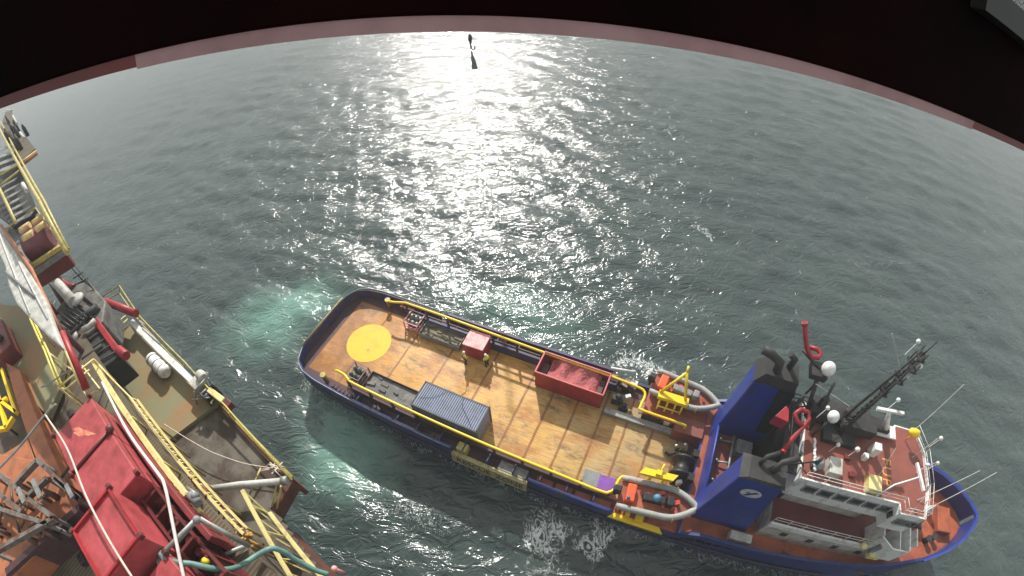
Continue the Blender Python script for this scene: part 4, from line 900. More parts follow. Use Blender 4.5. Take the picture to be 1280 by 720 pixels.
o, p0 = rthing('shackle_bundle', 'brass coloured clutter of shackles at the lower end of the lattice gangway', 'shackles', 312, 676, ZG)
mb = TB(p0)
for i in range(22):
    a = RL(304+random.uniform(-4, 12), 672+random.uniform(-8, 12), 20.6+random.uniform(-.4, .4)); mb.lathe(a, [(.03, -.1), (.1, 0), (.03, .1)], 8, 'xyz'[i % 3])
a = RL(310, 676, 20.4); mb.tube([a, (a.x, a.y, ZG)], .09, 6); mb.build('shackle_cluster', mat('brass', (.45, .26, .06), .5, (.25, .13, .04), 5), o)
# stair with pale yellow rails at the lower right
o, p0 = rthing('access_stair', 'steep stair between two pale yellow handrails at the bottom edge', 'stair', 370, 690, ZG)
mb = TB(p0)
L0, L1 = RL(303, 613, 20.5), RL(395, 770, 19.6); Q0, Q1 = RL(337, 641, 20.0), RL(450, 775, 19.2)
mb.bar(L0, L1, .17, .2); mb.bar(Q0, Q1, .17, .2); mb.build('handrail', M['cream'], o, bevel=.02)
mb = TB(p0)
for i in range(9):
    t = i/9; a = L0.lerp(L1, t); b_ = Q0.lerp(Q1, t+.06 if t < .9 else 1); mb.bar(a-Vector((0, 0, .15)), b_-Vector((0, 0, .15)), .05, .05)
    if i % 2: mb.bar(a, Q0.lerp(Q1, max(0, t-.1)), .05, .05)
mb.build('cross_brace', M['yrail'], o)
mb = TB(p0)
for i in range(14):
    t = (i+.5)/14; a = L0.lerp(L1, t)-Vector((0, 0, 1.5)); b_ = Q0.lerp(Q1, t)-Vector((0, 0, 1.1)); mb.bar(a.lerp(b_, .1), a.lerp(b_, .9), .28, .05)
mb.build('tread', M['browndeck'], o)
o, p0 = rthing('lifebuoy_light', 'pink topped small lifebuoy light at the foot of the yellow stair rail', 'light', 420, 712, 19)
mb = TB(p0); mb.sphere(p0+Vector((0, 0, .2)), .14, 10); mb.tube([p0, p0-Vector((0, 0, 1))], .08); mb.build('lamp_head', M['redlid'], o)
# grey pipe frame and teal hose
o, p0 = rthing('hose_support_frame', 'grey galvanised pipe frame with knuckle joints between the red skid and the stair', 'frame', 245, 660, ZM)
mb = TB(p0); tubes(mb, .09, [(246, 648, 24.2), (205, 690, 24.2), (198, 702, 24.0), (215, 730, 23.6)], [(250, 648, 24.2), (312, 683, 22.6)], [(241, 655, 24.0), (218, 681, 24.0)], [(205, 690, 24.2), (208, 720, 23.8)], [(262, 700, 21.9), (308, 682, 21.8)], [(234, 610, 22.8), (248, 620, 22.8)], n=10)
mb.build('frame_tube', M['steel'], o)
mb = TB(p0); mb.sphere(RL(246, 650, 24.2), .16, 10); mb.sphere(RL(243, 620, 22.9), .17, 10); mb.lathe(RL(243, 624, 22.8), [(.2, -.3), (.2, .3)], 12, 'x'); mb.build('knuckle', M['grey'], o)
mb = MB(); mb.curve([W(*q) for q in ((206, 698, 24.3), (222, 703, 24.2), (240, 705, 24.0), (262, 710, 23.6), (284, 712, 23.0), (303, 706, 22.4), (320, 695, 22.0), (338, 686, 21.8), (352, 689, 21.4), (370, 700, 20.8), (392, 712, 20.2), (410, 718, 19.8))], .11, 10)
tag(mb.build('hose', M['teal']), 'teal green hose curving from the grey pipe frame to the foot of the yellow stair', 'hose')
mb = MB(); mb.tube([W(*q) for q in ((203, 690, 24.3), (212, 702, 24.2), (214, 715, 24.0), (210, 726, 24.0))], .2, 8); mb.tube([W(*q) for q in ((200, 700, 24.2), (214, 706, 24.2), (216, 722, 24.0))], .12, 8)
tag(mb.build('hose_coupling', mat('verdigris_metal', (.20, .32, .30), .5, (.1, .16, .15), 4)), 'green corroded coupling at the start of the teal hose', 'coupling')

# red containers on the grating deck
def cont(x0, x1, y0, y1, z1, label, rim=True, m=M['pinkred']):
    o = thing('cargo_container', label, 'container', rig_w((x0+x1)/2, (y0+y1)/2, ZM), RH, 'faded red containers on the grating deck')
    a, b_, h = (x1-x0)/2, (y1-y0)/2, z1-ZM; mb = MB(); mb.box(-a, a, -b_, b_, .12, h); mb.build('container_body', m, o, bevel=.05)
    if rim:
        mb = MB()
        for sy in (-1, 1): mb.box(-a, a, sy*(b_-.05)-.05, sy*(b_-.05)+.05, h, h+.14)
        for sx in (-1, 1): mb.box(sx*(a-.05)-.05, sx*(a-.05)+.05, -b_+.1, b_-.1, h, h+.14)
        mb.build('top_rim', M['red'], o)
    for sx in (-1, 1):
        for sy in (-1, 1):
            mb = MB(); mb.box(sx*a-.1, sx*a+.1, sy*b_-.1, sy*b_+.1, h-.05, h+.2); mb.build('lifting_lug', M['darkred'], o, bevel=.03)
    return o
cont(18.35, 21.15, -7.35, -4.75, 24.6, 'faded red container with rust smear on its lid nearest the cream boom', rim=False)
cont(21.25, 24.1, -7.35, -4.75, 24.6, 'faded red container between the rust smeared one and the taller rimmed one', rim=False)
cont(24.35, 27.0, -8.05, -5.75, 25.4, 'taller faded red container with raised rim and dark shaded end')
cont(27.4, 30.2, -8.0, -5.75, 24.4, 'faded red container cut by the bottom of the view beyond the rimmed one', rim=False)
rs_ = [o for o in C.objects if o.name == 'cargo_container'][0]
mb = MB(); n = 22; V = []
for i in range(n):
    a = 2*PI*i/n; r = 1+.25*math.sin(3*a+1)+.15*math.sin(7*a); x, y = .75*r*math.cos(a), .17*r*math.sin(a); V.append((x*.85-y*.5, x*.5+y*.85+.1, 24.6-ZM+.004))
mb.add(V, [tuple(range(n))]); mb.build('rust_stain', mat('orange_rust_stain', (.60, .27, .15), .7, (.52, .12, .10), 3, (.4, .6)), rs_)
mb = MB(); mb.tube([(1.43, -1.35, 3.06), (1.43, 1.35, 3.06)], .07); mb.sphere((1.43, -1.35, 3.1), .16, 8); mb.sphere((1.43, 1.35, 3.1), .2, 8); mb.build('lid_hinge_bar', M['darkred'], rs_)
# long red equipment skid with dark openings
o = thing('equipment_skid', 'long low red equipment skid with dark openings and pipes beside the red containers', 'skid', rig_w(24.0, -4.3, ZM), RH)
mb = MB(); mb.box(-5.2, 3.6, -.3, -.02, 0, 1.7); mb.build('skid_wall', mat('dull_crimson_paint', (.26, .025, .03), .55, (.12, .02, .02), 1.2, (.4, .65)), o, bevel=.04)
mb = MB()
for x in np.arange(-.2, 3.4, .5): mb.box(x, x+.3, -.02, .01, .5, 1.4)
mb.build('grille_bar', M['darkred'], o)
mb = MB(); mb.box(-.6, 5.2, -1.3, -.45, 0, .4)
for x in np.arange(-.6, 5.3, .95): mb.box(x-.06, x+.06, -1.3, -.45, .4, 2.0)
mb.box(-.6, 5.2, -1.32, -1.22, 1.9, 2.05); mb.box(-.6, 5.2, -.52, -.42, 1.9, 2.05); mb.build('skid_frame', M['darkred'], o)
mb = MB()
for i in range(9): mb.lathe((-.2+.62*i, -.85, .4), [(.3, 0), (.3, .9), (.16, 1.0), (.16, 1.25)], 12)
mb.build('valve_body', M['darkred'], o)
mb = MB(); mb.sphere((4.2, -.8, 1.9), .16, 8); mb.build('yellow_valve_cap', M['yellow'], o)

# orange brown primed girders
o, p0 = rthing('primed_girder', 'long orange brown primed girder lying beside the yellow lattice frame', 'girder', 50, 530, ZM)
mb = TB(p0); mb.prism([tuple(RL(x, y, 23))[:2] for x, y in ((8, 453), (25, 462), (84, 604), (58, 604))], ZM, 23); mb.build('girder_body', M['obrown'], o, bevel=.04)
o, p0 = rthing('primed_plate', 'wide orange brown primed plate box half cut by the left edge', 'girder', 20, 590, ZM)
mb = TB(p0); mb.prism([tuple(RL(x, y, 22.8))[:2] for x, y in ((-30, 590), (36, 548), (56, 606), (30, 640), (-30, 640))], ZM, 22.8); mb.build('girder_body', M['obrown'], o, bevel=.04)
o, p0 = rthing('yellow_lattice', 'yellow painted lattice frame in a dark recess at the left edge', 'frame', 10, 505, ZM)
mb = TB(p0); ln = [((4, 462, 22.8), (22, 516, 22.8)), ((0, 500, 22.8), (22, 516, 22.8)), ((-8, 470, 22.8), (10, 535, 22.8)), ((0, 505, 22.8), (10, 498, 22.8)), ((10, 535, 22.8), (18, 522, 22.8)), ((-20, 540, 22.8), (10, 535, 22.8))]
for a, b_ in ln: mb.bar(RL(*a), RL(*b_), .22, .3)
mb.build('lattice_bar', M['yellow'], o)
mb = TB(p0)
for q in ((4, 464), (20, 512), (8, 532)): a = RL(*q, 22.6); mb.tube([a, (a.x, a.y, ZM)], .08, 6)
mb.build('post', M['maroon'], o)
# brown machine with grey frames
o, p0 = rthing('pump_skid', 'orange brown pump skid under heavy grey steel frames with a dark maroon end wall', 'skid', 45, 650, ZM)
mb = TB(p0); mb.prism([tuple(RL(x, y, 23.2))[:2] for x, y in ((-30, 560), (45, 575), (103, 632), (20, 720), (-40, 740))], ZM, 23.2); mb.build('skid_body', M['obrown'], o, bevel=.05)
mb = TB(p0); a, b_ = RL(104, 636, 23.2), RL(14, 716, 23.2); mb.bar((a.x, a.y, 22.5), (b_.x, b_.y, 22.5), .35, 1.9); mb.build('end_wall', M['maroon'], o)
mb = TB(p0)
G = [((-5, 588), (70, 648)), ((48, 575), (102, 625)), ((0, 635), (62, 655)), ((48, 576), (22, 604)), ((60, 598), (36, 622)), ((70, 648), (-5, 690)), ((-5, 612), (30, 640)), ((102, 625), (70, 600))]
for (a, b_) in G: mb.bar(RL(*a, 24.3), RL(*b_, 24.3), .2, .3)
mb.build('steel_frame', mat('brownish_steel', (.16, .145, .13), .6, (.10, .05, .035), 2, (.45, .6)), o)
mb = TB(p0)
for (a, b_) in G[:6]:
    for q in (a, b_): c0 = RL(*q, 24.2); mb.bar(c0, (c0.x, c0.y, 22.9), .14, .14)
mb.build('frame_leg', M['grey'], o)
mb = TB(p0)
for i in range(40):
    a = RL(random.uniform(0, 85), random.uniform(600, 680), 23.2); w_ = random.uniform(.06, .17)
    if i % 2: mb.lathe(a, [(w_, 0), (w_, random.uniform(.2, .8)), (w_*.5, .9)], 10)
    else: mb.tube([a+Vector((0, 0, .3)), a+Vector((random.uniform(-1, 1), random.uniform(-1, 1), .4))], .08, 8)
mb.build('pump_part', mat('oily_machine_metal', (.07, .055, .045), .5, (.20, .08, .04), 2, (.45, .6)), o)
mb = TB(p0)
for (a, b_) in (((42, 600), (52, 622)), ((24, 610), (32, 628)), ((84, 606), (92, 622))): mb.bar(RL(*a, 24.5), RL(*b_, 24.5), .22, .14)
mb.build('bright_bracket', M['steel'], o)
o, p0 = rthing('pipe_with_elbow', 'grey pipe with an elbow lying on the grating beside the maroon end wall', 'pipe', 60, 690, ZM)
mb = TB(p0); tubes(mb, .08, [(84, 656, 22), (87, 665, 22), (82, 673, 22), (74, 680, 22), (38, 724, 22)], n=10); mb.build('pipe_run', M['steel'], o)
mb = TB(p0); tubes(mb, .14, [(78, 676, 22), (73, 681, 22)], n=10); tubes(mb, .14, [(83, 654, 22), (85, 659, 22)], n=10); mb.build('pipe_flange', M['steel'], o)
# sling ropes hanging across
def rope(name, label, pts, r, m, cat='rope'):
    mb = MB(); mb.curve([W(*q) for q in pts], r, 8); return tag(mb.build(name, m), label, cat)
rope('sling_rope', 'pale pink sling rope running over the first red container to the bottom edge', [(57, 518, 25.6), (84, 560, 25.6), (108, 620, 25.8), (135, 672, 25.8), (168, 725, 25.6)], .045, M['rope'])
rope('sling_rope', 'thick white rope bending over the red skid down to the bottom edge', [(128, 478, 24.6), (160, 540, 24.6), (196, 590, 24.8), (206, 608, 25.0), (216, 655, 24.8), (232, 730, 24.4)], .065, mat('white_rope', (.78, .70, .68), .8))
rope('guy_wire', 'twisted grey guy wire from the left edge to the fork above the girder', [(-6, 592, 25.2), (28, 555, 25.4), (58, 517, 25.6), (70, 505, 25.8)], .06, M['steel'], 'wire')
rope('guy_wire', 'thin grey wire crossing the yellow double rail above the dark deck', [(52, 484, 24.8), (62, 479, 24.8), (86, 463, 24.8)], .04, M['steel'], 'wire')

# upper left: white covered boom, edge pipe, yellow rails
o, p0 = rthing('covered_boom', 'long white weathered cover tapering to a point at the left edge', 'boom cover', 40, 370, 22)
ZS = 27.0
outl = [(-12, 275), (8, 296), (25, 318), (42, 345), (58, 376), (80, 436), (60, 420), (38, 398), (22, 380), (13, 358), (9, 335), (-12, 290)]
mb = TB(p0); mb.prism([tuple(RL(x, y, ZS-.02*i))[:2] for i, (x, y) in enumerate(outl)], ZS-.45, ZS); mb.build('cover_panel', M['offwhite'], o, bevel=.12)
mb = TB(p0); tubes(mb, .05, [(0, 292, ZS+.05), (18, 340, ZS+.05), (38, 392, ZS+.05)], [(20, 318, ZS+.05), (60, 398, ZS+.05)]); mb.build('cover_seam', M['white'], o)
mb = TB(p0); tubes(mb, .1, [(8, 340, ZS+.03), (22, 352, ZS+.1), (45, 372, ZS+.03)], n=6); mb.build('lashing', M['grey'], o)
for x, y in ((20, 330), (40, 370)):
    a = RL(x, y, ZS-.4); mb = TB(p0); mb.tube([a, (a.x, a.y, 18)], .2, 10); mb.build('prop', M['maroon'], o)
o, p0 = rthing('edge_pipe_run', 'pipe running beside the white cover, tan above and bright red below', 'pipe', 75, 420, 22)
mb = TB(p0); tubes(mb, .13, [(2, 282, 27.2), (40, 337, 27), (60, 380, 26.6), (77, 416, 26)], n=10); mb.build('tan_pipe', M['obrown'], o)
mb = TB(p0); tubes(mb, .22, [(77, 416, 26), (92, 450, 25.2), (108, 486, 24.2)], n=12); mb.build('red_pipe', M['red'], o)
mb = TB(p0); tubes(mb, .06, [(74, 418, 26.1), (90, 458, 25.3), (100, 482, 24.6)], n=8); mb.build('cream_strip', M['cream'], o)
o, p0 = rthing('double_rail', 'pair of bright yellow rails running down from the white cover', 'rail', 55, 440, 22.3)
mb = TB(p0); tubes(mb, .07, [(38, 398, 24.6), (56, 438, 24.4), (73, 482, 24.2)], [(41, 397, 24.6), (60, 438, 24.4), (77, 480, 24.2)]); mb.build('yellow_bar', mat('bright_cream_yellow', (.78, .68, .14), .5, (.55, .45, .12), 3), o)
mb = TB(p0)
for q in ((42, 405, 24.5), (58, 442, 24.3), (74, 478, 24.2)): a = RL(*q); mb.tube([a, (a.x, a.y, 22)], .05, 6)
mb.build('post', M['yrail'], o)
o, p0 = rthing('cream_cage', 'open cream tube cage joining the yellow rails to the cream boom', 'frame', 98, 470, ZM)
mb = TB(p0); tubes(mb, .055, [(74, 484, 24.0), (117, 449, 23.6)], [(82, 487, 23.8), (112, 462, 23.6)], [(55, 436, 24.0), (98, 468, 23.6)], [(74, 484, 24), (82, 487, 23.8)], [(98, 468, 23.6), (108, 488, 23.4)]); mb.build('cage_tube', M['cream'], o)
for q in ((74, 484, 24.0), (117, 449, 23.6)):
    a = RL(*q); mb = TB(p0); mb.tube([a, (a.x, a.y, ZM)], .05, 6); mb.build('leg', M['cream'], o)

# deck machine with red beams
o, p0 = rthing('deck_crane_base', 'grey winch machine with white drums and red side beams between cover and green deck', 'machine', 105, 420, 20)
mb = TB(p0); mb.prism([tuple(RL(x, y, 21.5))[:2] for x, y in ((62, 398), (105, 345), (132, 376), (128, 402), (92, 432))], 19.0, 21.5); mb.build('grey_housing', mat('machine_grey', (.17, .17, .155), .6, (.08, .075, .07), 1.6, (.4, .65)), o, bevel=.1)
mb = TB(p0); tubes(mb, .42, [(55, 338, 22.6), (74, 357, 22.4), (92, 378, 22.2)], n=16); mb.build('exhaust_duct', M['offwhite'], o)
mb = TB(p0); a = RL(96, 374, 22.1); mb.sphere(a, .62, 14, .5); mb.build('dome_cover', M['offwhite'], o)
mb = TB(p0); mb.prism([tuple(RL(x, y, 21.3))[:2] for x, y in ((86, 430), (118, 402), (150, 444), (122, 466), (104, 462))], 19.2, 21.3); mb.build('dark_housing', M['soot'], o, bevel=.08)
mb = TB(p0); tubes(mb, .2, [(119, 400, 21.9), (112, 408, 21.9), (104, 412, 21.8)], n=12); tubes(mb, .26, [(88, 428, 21.6), (98, 418, 21.6)], n=12); mb.build('white_bracket', M['offwhite'], o)
mb = TB(p0)
for k in range(6): tubes(mb, .07, [(66+5*k, 398-3*k, 21.9), (84+5*k, 412-3*k, 21.9)])
mb.build('grille_bar', M['black'], o)
mb = TB(p0)
for k in range(5): tubes(mb, .06, [(90+7*k, 432+6*k, 21.4), (116+7*k, 408+8*k, 21.4)])
for k in range(4): tubes(mb, .12, [(72+9*k, 392-9*k, 21.6), (100+8*k, 420-11*k, 21.6)])
tubes(mb, .3, [(98, 402, 21.7), (122, 384, 21.7)], n=12); tubes(mb, .2, [(84, 424, 21.6), (108, 398, 21.7)], n=10); tubes(mb, .15, [(104, 450, 21.5), (128, 432, 21.5)], n=10)
mb.build('machine_pipework', M['soot'], o)
mb = TB(p0); mb.bar(RL(121, 402, 21.4), RL(150, 442, 21.2), .4, .5); tubes(mb, .3, [(148, 437, 21.4), (158, 445, 21.4)], n=12); mb.build('red_beam', M['red'], o, bevel=.05)
mb = TB(p0); tubes(mb, .3, [(132, 377, 19.6), (170, 392, 19.4)], n=14); tubes(mb, .28, [(76, 352, 20.6), (94, 361, 20.6)], n=12); mb.build('red_cylinder', M['red'], o)
mb = TB(p0); tubes(mb, .05, [(83, 318, 22.0), (105, 346, 21.7), (127, 374, 21.3)], [(88, 333, 21.6), (103, 350, 21.5)], [(92, 348, 21.5), (104, 340, 21.6)], [(82, 362, 21.4), (110, 348, 21.6)], [(96, 370, 21.4), (118, 362, 21.5)]); mb.build('dark_walkway_rail', M['soot'], o)
mb = TB(p0); a = RL(100, 400, 20); mb.box(a.x-2.5, a.x+3.5, a.y-1.2, a.y+.6, 17.6, 19.2); mb.build('support_box', M['maroon'], o)
# barrel platform
o, p0 = rthing('winch_platform', 'small platform with maroon drum, four tan rollers and yellow surround at the upper left', 'winch', 50, 310, 22)
ZB = 26.0
mb = TB(p0); mb.prism([tuple(RL(x, y, ZB))[:2] for x, y in ((8, 288), (45, 262), (80, 312), (38, 342), (30, 335))], ZB-.4, ZB); mb.build('platform_floor', M['grey'], o)
mb = TB(p0); tubes(mb, 1.0, [(36, 312, ZB+.8), (64, 292, ZB+.8)], n=22); dr = mb.build('drum', mat('maroon_drum_paint', (.16, .035, .05), .45, (.09, .03, .04), 1.5), o)
for (a, b_) in (((26, 289), (38, 281)), ((30, 299), (42, 291)), ((42, 280), (54, 271)), ((46, 288), (58, 279))):
    mb = TB(p0); tubes(mb, .26, [(*a, ZB+1.7), (*b_, ZB+1.7)], n=14); mb.build('tan_roller', mat('tan_roller_paint', (.70, .50, .22), .5, (.5, .3, .12), 3), o)
mb = TB(p0); mb.bar(RL(37, 335, ZB+.2), RL(77, 308, ZB+.2), .35, .3); mb.build('tan_beam', M['yrail'], o, bevel=.03)
mb = TB(p0); a, b_ = RL(38, 337, ZB), RL(79, 310, ZB); mb.bar((a.x, a.y, ZB-.8), (b_.x, b_.y, ZB-.8), .3, 1.4); mb.build('red_side', M['darkred'], o)
mb = TB(p0); tubes(mb, .06, [(7, 287, ZB+1), (45, 260, ZB+1), (82, 312, ZB+1)], [(7, 291, ZB+.5), (44, 265, ZB+.5)], [(12, 284, ZB+1), (12, 290, ZB)], [(45, 260, ZB+1), (45, 266, ZB)]); mb.build('surround_rail', M['yrail'], o)
a = RL(45, 300, ZB); mb = TB(p0); mb.tube([(a.x, a.y, ZB-.3), (a.x, a.y-1.5, 18)], .5, 12); mb.build('support', M['maroon'], o)
# stair tower with yellow rails at the far left
o, p0 = rthing('stair_tower', 'grey stepped stair tower with long yellow handrails at the upper left edge', 'stair', 20, 230, 22)
ZT = 28.0
mb = TB(p0)
for k in range(7):
    x0, y0 = 6+3.2*k, 232+7.2*k
    mb.bar(RL(x0-4, y0+2, ZT-.15*k), RL(x0+15, y0-8, ZT-.15*k), .55, .08)
mb.build('tread', M['steel'], o)
mb = TB(p0)
for k in range(4):
    x0, y0 = -6+3.2*k, 190+7.5*k
    mb.bar(RL(x0-4, y0+2, ZT+.5-.1*k), RL(x0+22, y0-8, ZT+.5-.1*k), .9, .08)
mb.build('upper_tread', M['steel'], o)
mb = TB(p0); mb.prism([tuple(RL(x, y, ZT-1.2))[:2] for x, y in ((-12, 200), (20, 190), (46, 262), (18, 284), (-10, 262))], ZT-1.5, ZT-1.2); mb.build('stair_pan', M['soot'], o)
mb = TB(p0); tubes(mb, .16, [(-4, 152, ZT+1), (24, 206, ZT+.8), (50, 252, ZT+.4), (84, 316, ZT-.6)], n=8); tubes(mb, .1, [(2, 152, ZT+1), (30, 206, ZT+.8), (56, 252, ZT+.4), (86, 312, ZT-.6)]); tubes(mb, .14, [(-6, 222, ZT+.6), (8, 252, ZT+.4), (20, 278, ZT+.2)]); tubes(mb, .12, [(-4, 222, ZT+.8), (24, 206, ZT+.8), (46, 189, ZT+.6)], [(-4, 236, ZT+.6), (25, 214, ZT+.7)]); mb.build('yellow_handrail', M['yrail'], o)
mb = TB(p0); mb.bar(RL(27, 208, ZT+.5), RL(47, 192, ZT+.5), .35, .25); mb.build('orange_kerb', M['obrown'], o)
mb = TB(p0); mb.prism([tuple(RL(x, y, ZT+.3))[:2] for x, y in ((2, 160), (8, 140), (16, 140), (24, 160), (45, 186), (26, 204))], ZT, ZT+.3); mb.build('grating_floor', M['grating'], o)
mb = TB(p0)
for i in range(12): a = RL(10+random.uniform(0, 26), 155+random.uniform(0, 35), ZT+.3); mb.lathe(a, [(.25, 0), (.25, random.uniform(.4, 1.6)), (.12, 1.7)], 8)
mb.build('deck_equipment', M['soot'], o)
for (a, b_) in (((17, 145), (22, 155)), ((26, 166), (31, 173)), ((10, 138), (16, 139)), ((29, 230), (34, 239))):
    mb = TB(p0); tubes(mb, .16, [(*a, ZT+1.8), (*b_, ZT+1.8)], n=8); mb.build('floodlight', M['offwhite'], o)
a = RL(20, 240, ZT-1.4); mb = TB(p0); mb.tube([(a.x, a.y-.5, a.z), (a.x, a.y-3, 10)], .8, 14); mb.build('tower_leg', M['rust'], o)
# dark red housings at the left edge
o, p0 = rthing('red_housing', 'dark red housing at the left edge below the white cover', 'housing', 0, 420, 22.3)
mb = TB(p0); mb.prism([tuple(RL(x, y, 23.6))[:2] for x, y in ((-40, 400), (2, 398), (14, 430), (-2, 445), (-40, 445))], 22.2, 23.6); mb.build('housing_body', M['darkred'], o, bevel=.08)
mb = TB(p0); a = RL(2, 425, 23.6); mb.lathe(a, [(.3, 0), (.3, .3), (.15, .4)], 12); mb.build('housing_vent', M['black'], o)
# loose gear scattered on the grating deck
for i, (x, y, lb) in enumerate(((70, 505, 'small grey valve box on the dark grating beside the guy wire fork'), (92, 520, 'small dark tool box on the grating in front of the first red container'), (108, 700, 'small dark tool box on the grating near the bottom edge'))):
    o, p0 = rthing('tool_box', lb, 'box', x, y, ZM, 'small boxes on the grating deck'); mb = TB(p0); mb.box(p0.x-.3, p0.x+.3, p0.y-.2, p0.y+.2, ZM, ZM+.35); mb.build('box_body', M['grey'] if i == 0 else M['soot'], o, bevel=.03)
    mb = TB(p0); mb.tube([p0+Vector((-.15, 0, .35)), p0+Vector((-.1, 0, .45)), p0+Vector((.1, 0, .45)), p0+Vector((.15, 0, .35))], .02, 6); mb.build('handle', M['black'], o)
#@@RIG-END

# ------------------------------------------------------------------ crane wire and hook
hk = W(588, 52, 24.0)
o = thing('crane_hook', 'small dark crane hook with grey green tag hanging on a thin wire over the glitter', 'hook', hk)
mb = MB(); mb.tube([(0, 0, 0.9), (0, 0, 26)], .03, 6); mb.build('wire', M['grey'], o)
mb = MB(); mb.lathe((0, 0, 0), [(.08, .9), (.2, .65), (.24, .3), (.16, -.1), (.06, -.3)], 14); mb.tube([(0, 0, -.2), (0, 0, -.7), (.2, 0, -1.0), (.42, 0, -.8), (.42, 0, -.5)], .08, 8); mb.build('hook_block', M['black'], o)
mb = MB(); mb.hexa([(-.1, -.05, -3.2), (.6, -.05, -3.2), (.6, .05, -3.2), (-.1, .05, -3.2)], [(-.05, -.05, -1.0), (.1, -.05, -1.0), (.1, .05, -1.0), (-.05, .05, -1.0)]); mb.build('tag_plate', mat('grey_green_tag', (.12, .17, .15), .6), o)
mb = MB(); mb.tube([(0, 0, -1), (.1, -.1, -10), (0, 0, -22.5)], .022, 6); mb.build('pendant_line', M['grey'], o)

# ------------------------------------------------------------------ crane cab window frame above the lens
n_ = Vector((.08187, .21898, .97229)).normalized(); c_ = ray(560, 25); Yv = (c_-n_*c_.dot(n_)).normalized(); Xv = Yv.cross(n_).normalized()
MW = Matrix(((Xv.x, Yv.x, n_.x, 0), (Xv.y, Yv.y, n_.y, 0), (Xv.z, Yv.z, n_.z, H), (0, 0, 0, 1)))
fr = bpy.data.objects.new('cab_window_frame', None); C.objects.link(fr); fr.matrix_world = MW
tag(fr, 'dark crane cab window surround with glass reflection painted pink on its lower lip across the top of the view', 'window frame')
D = .5
mb = MB(); mb.box(-3, 3, D, D+.1, 0, 1.3); mb.build('surround_panel', M['frame'], fr, bevel=.004)
mb = MB(); mb.box(-.37, .95, D+.004, D+.05, -.0175, .004); mb.build('sill_lip', M['band'], fr)
mb = MB(); mb.box(-3, -.37, D+.004, D+.05, -.015, .004); mb.box(.95, 3, D+.004, D+.05, -.015, .004); mb.build('sill_end', M['darkred'], fr)
mb = MB(); V0 = MW.inverted() @ (EYE+ray(1262, 6)); k_ = (D-.02)/V0.y
gx, gz = V0.x*k_, V0.z*k_
mb.box(gx-.09, gx+.5, D-.03, D-.004, gz-.0, gz+.3); gm = mat('perforated_grille', (.42, .42, .44), .6, (.05, .05, .055), 260, (.45, .55), detail=1); gr = mb.build('ventilation_grille', gm, fr)
mb = MB(); mb.box(gx-.12, gx+.6, D-.035, D-.002, gz-.05, gz-.0); mb.build('grille_trim', M['black'], fr)

# ------------------------------------------------------------------ sky and sun
EL, AZ = R_(36), R_(-5)      # azimuth measured from +Y towards +X
w = bpy.data.worlds.new('World'); sc.world = w; w.use_nodes = True; nt = w.node_tree; N = nt.nodes; L = nt.links
bg = N['Background']; sky = N.new('ShaderNodeTexSky'); sky.sky_type = 'NISHITA'; sky.sun_disc = False; sky.sun_elevation = EL; sky.sun_rotation = AZ; sky.air_density = 1; sky.dust_density = 3
tc = N.new('ShaderNodeTexCoord'); mp = N.new('ShaderNodeMapping'); mp.inputs['Scale'].default_value = (1, 1, 2.2); L.new(tc.outputs['Generated'], mp.inputs[0])
ns = N.new('ShaderNodeTexNoise'); ns.inputs['Scale'].default_value = 2.6; ns.inputs['Detail'].default_value = 6; ns.inputs['Roughness'].default_value = .6; L.new(mp.outputs[0], ns.inputs['Vector'])
rp = N.new('ShaderNodeValToRGB'); rp.color_ramp.elements[0].position = .40; rp.color_ramp.elements[1].position = .62; rp.color_ramp.elements[0].color = (.35, .35, .35, 1); rp.color_ramp.elements[1].color = (1, 1, 1, 1); L.new(ns.outputs['Fac'], rp.inputs['Fac'])
hs = N.new('ShaderNodeHueSaturation'); hs.inputs['Saturation'].default_value = .45; L.new(sky.outputs[0], hs.inputs['Color'])
cl = N.new('ShaderNodeMix'); cl.data_type = 'RGBA'; L.new(rp.outputs[0], cl.inputs[0]); L.new(hs.outputs[0], cl.inputs[6]); cl.inputs[7].default_value = (11.5, 12.0, 11.6, 1)
L.new(cl.outputs[2], bg.inputs['Color']); bg.inputs['Strength'].default_value = .068
sl = bpy.data.lights.new('sun', 'SUN'); sl.energy = 4.9; sl.angle = R_(1.2); sl.color = (1, .955, .88)
so = bpy.data.objects.new('sun', sl); C.objects.link(so)
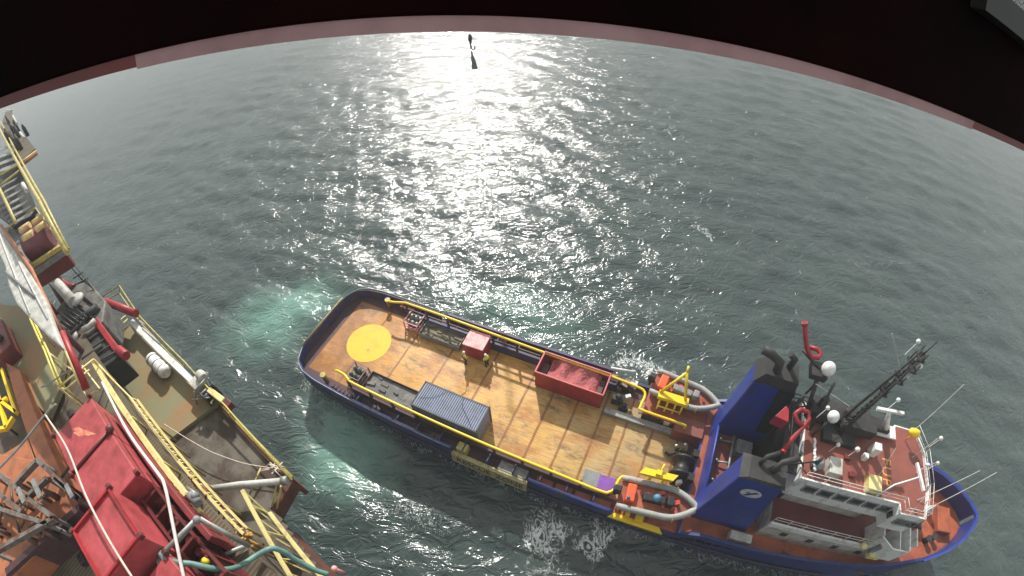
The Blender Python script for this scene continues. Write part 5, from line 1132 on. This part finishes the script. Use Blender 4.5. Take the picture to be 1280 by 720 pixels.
sd = Vector((math.cos(EL)*math.sin(AZ), math.cos(EL)*math.cos(AZ), math.sin(EL)))
so.rotation_euler = sd.to_track_quat('Z', 'Y').to_euler(); so.location = (0, 60, 60)

# ------------------------------------------------------------------ thin added haze imitating reflections in the window glass
mb = MB(); mb.box(-2000, 2000, -2000, 2000, -4.5, 53)
hz = mb.build('veil', bpy.data.materials.new('veil_air')); tag(hz, 'added thin pale haze hanging over the sea', 'veil', kind='stuff')
hm = hz.data.materials[0]; hm.use_nodes = True; hn = hm.node_tree; hn.nodes.remove(hn.nodes['Principled BSDF'])
pv = hn.nodes.new('ShaderNodeVolumePrincipled'); pv.inputs['Color'].default_value = (.93, .98, 1, 1); pv.inputs['Density'].default_value = .0008
hn.links.new(pv.outputs[0], hn.nodes['Material Output'].inputs['Volume'])

# ------------------------------------------------------------------ camera
cd = bpy.data.cameras.new('camera'); co = bpy.data.objects.new('camera', cd); C.objects.link(co); sc.camera = co
cd.type = 'PANO'; cd.sensor_width = 36; cd.sensor_fit = 'HORIZONTAL'; cd.clip_start = .01; cd.clip_end = 20000
cc = cd if hasattr(cd, 'panorama_type') else cd.cycles
Fm = F/1280*36
cc.panorama_type = 'FISHEYE_LENS_POLYNOMIAL'; cc.fisheye_fov = R_(179)
cc.fisheye_polynomial_k0 = 0; cc.fisheye_polynomial_k1 = -1/Fm; cc.fisheye_polynomial_k2 = 0; cc.fisheye_polynomial_k3 = K/Fm**3*.93; cc.fisheye_polynomial_k4 = 0
co.matrix_world = Matrix(((CR.x, CU.x, -FW.x, 0), (CR.y, CU.y, -FW.y, 0), (CR.z, CU.z, -FW.z, H), (0, 0, 0, 1)))
sc.view_settings.view_transform = 'Standard'; sc.view_settings.look = 'None'; sc.view_settings.exposure = 0.22; sc.view_settings.gamma = 1
sc.render.engine = 'CYCLES'
sc.cycles.use_denoising = True; sc.cycles.max_bounces = 6; sc.cycles.sample_clamp_indirect = 4; sc.cycles.caustics_reflective = False; sc.cycles.caustics_refractive = False
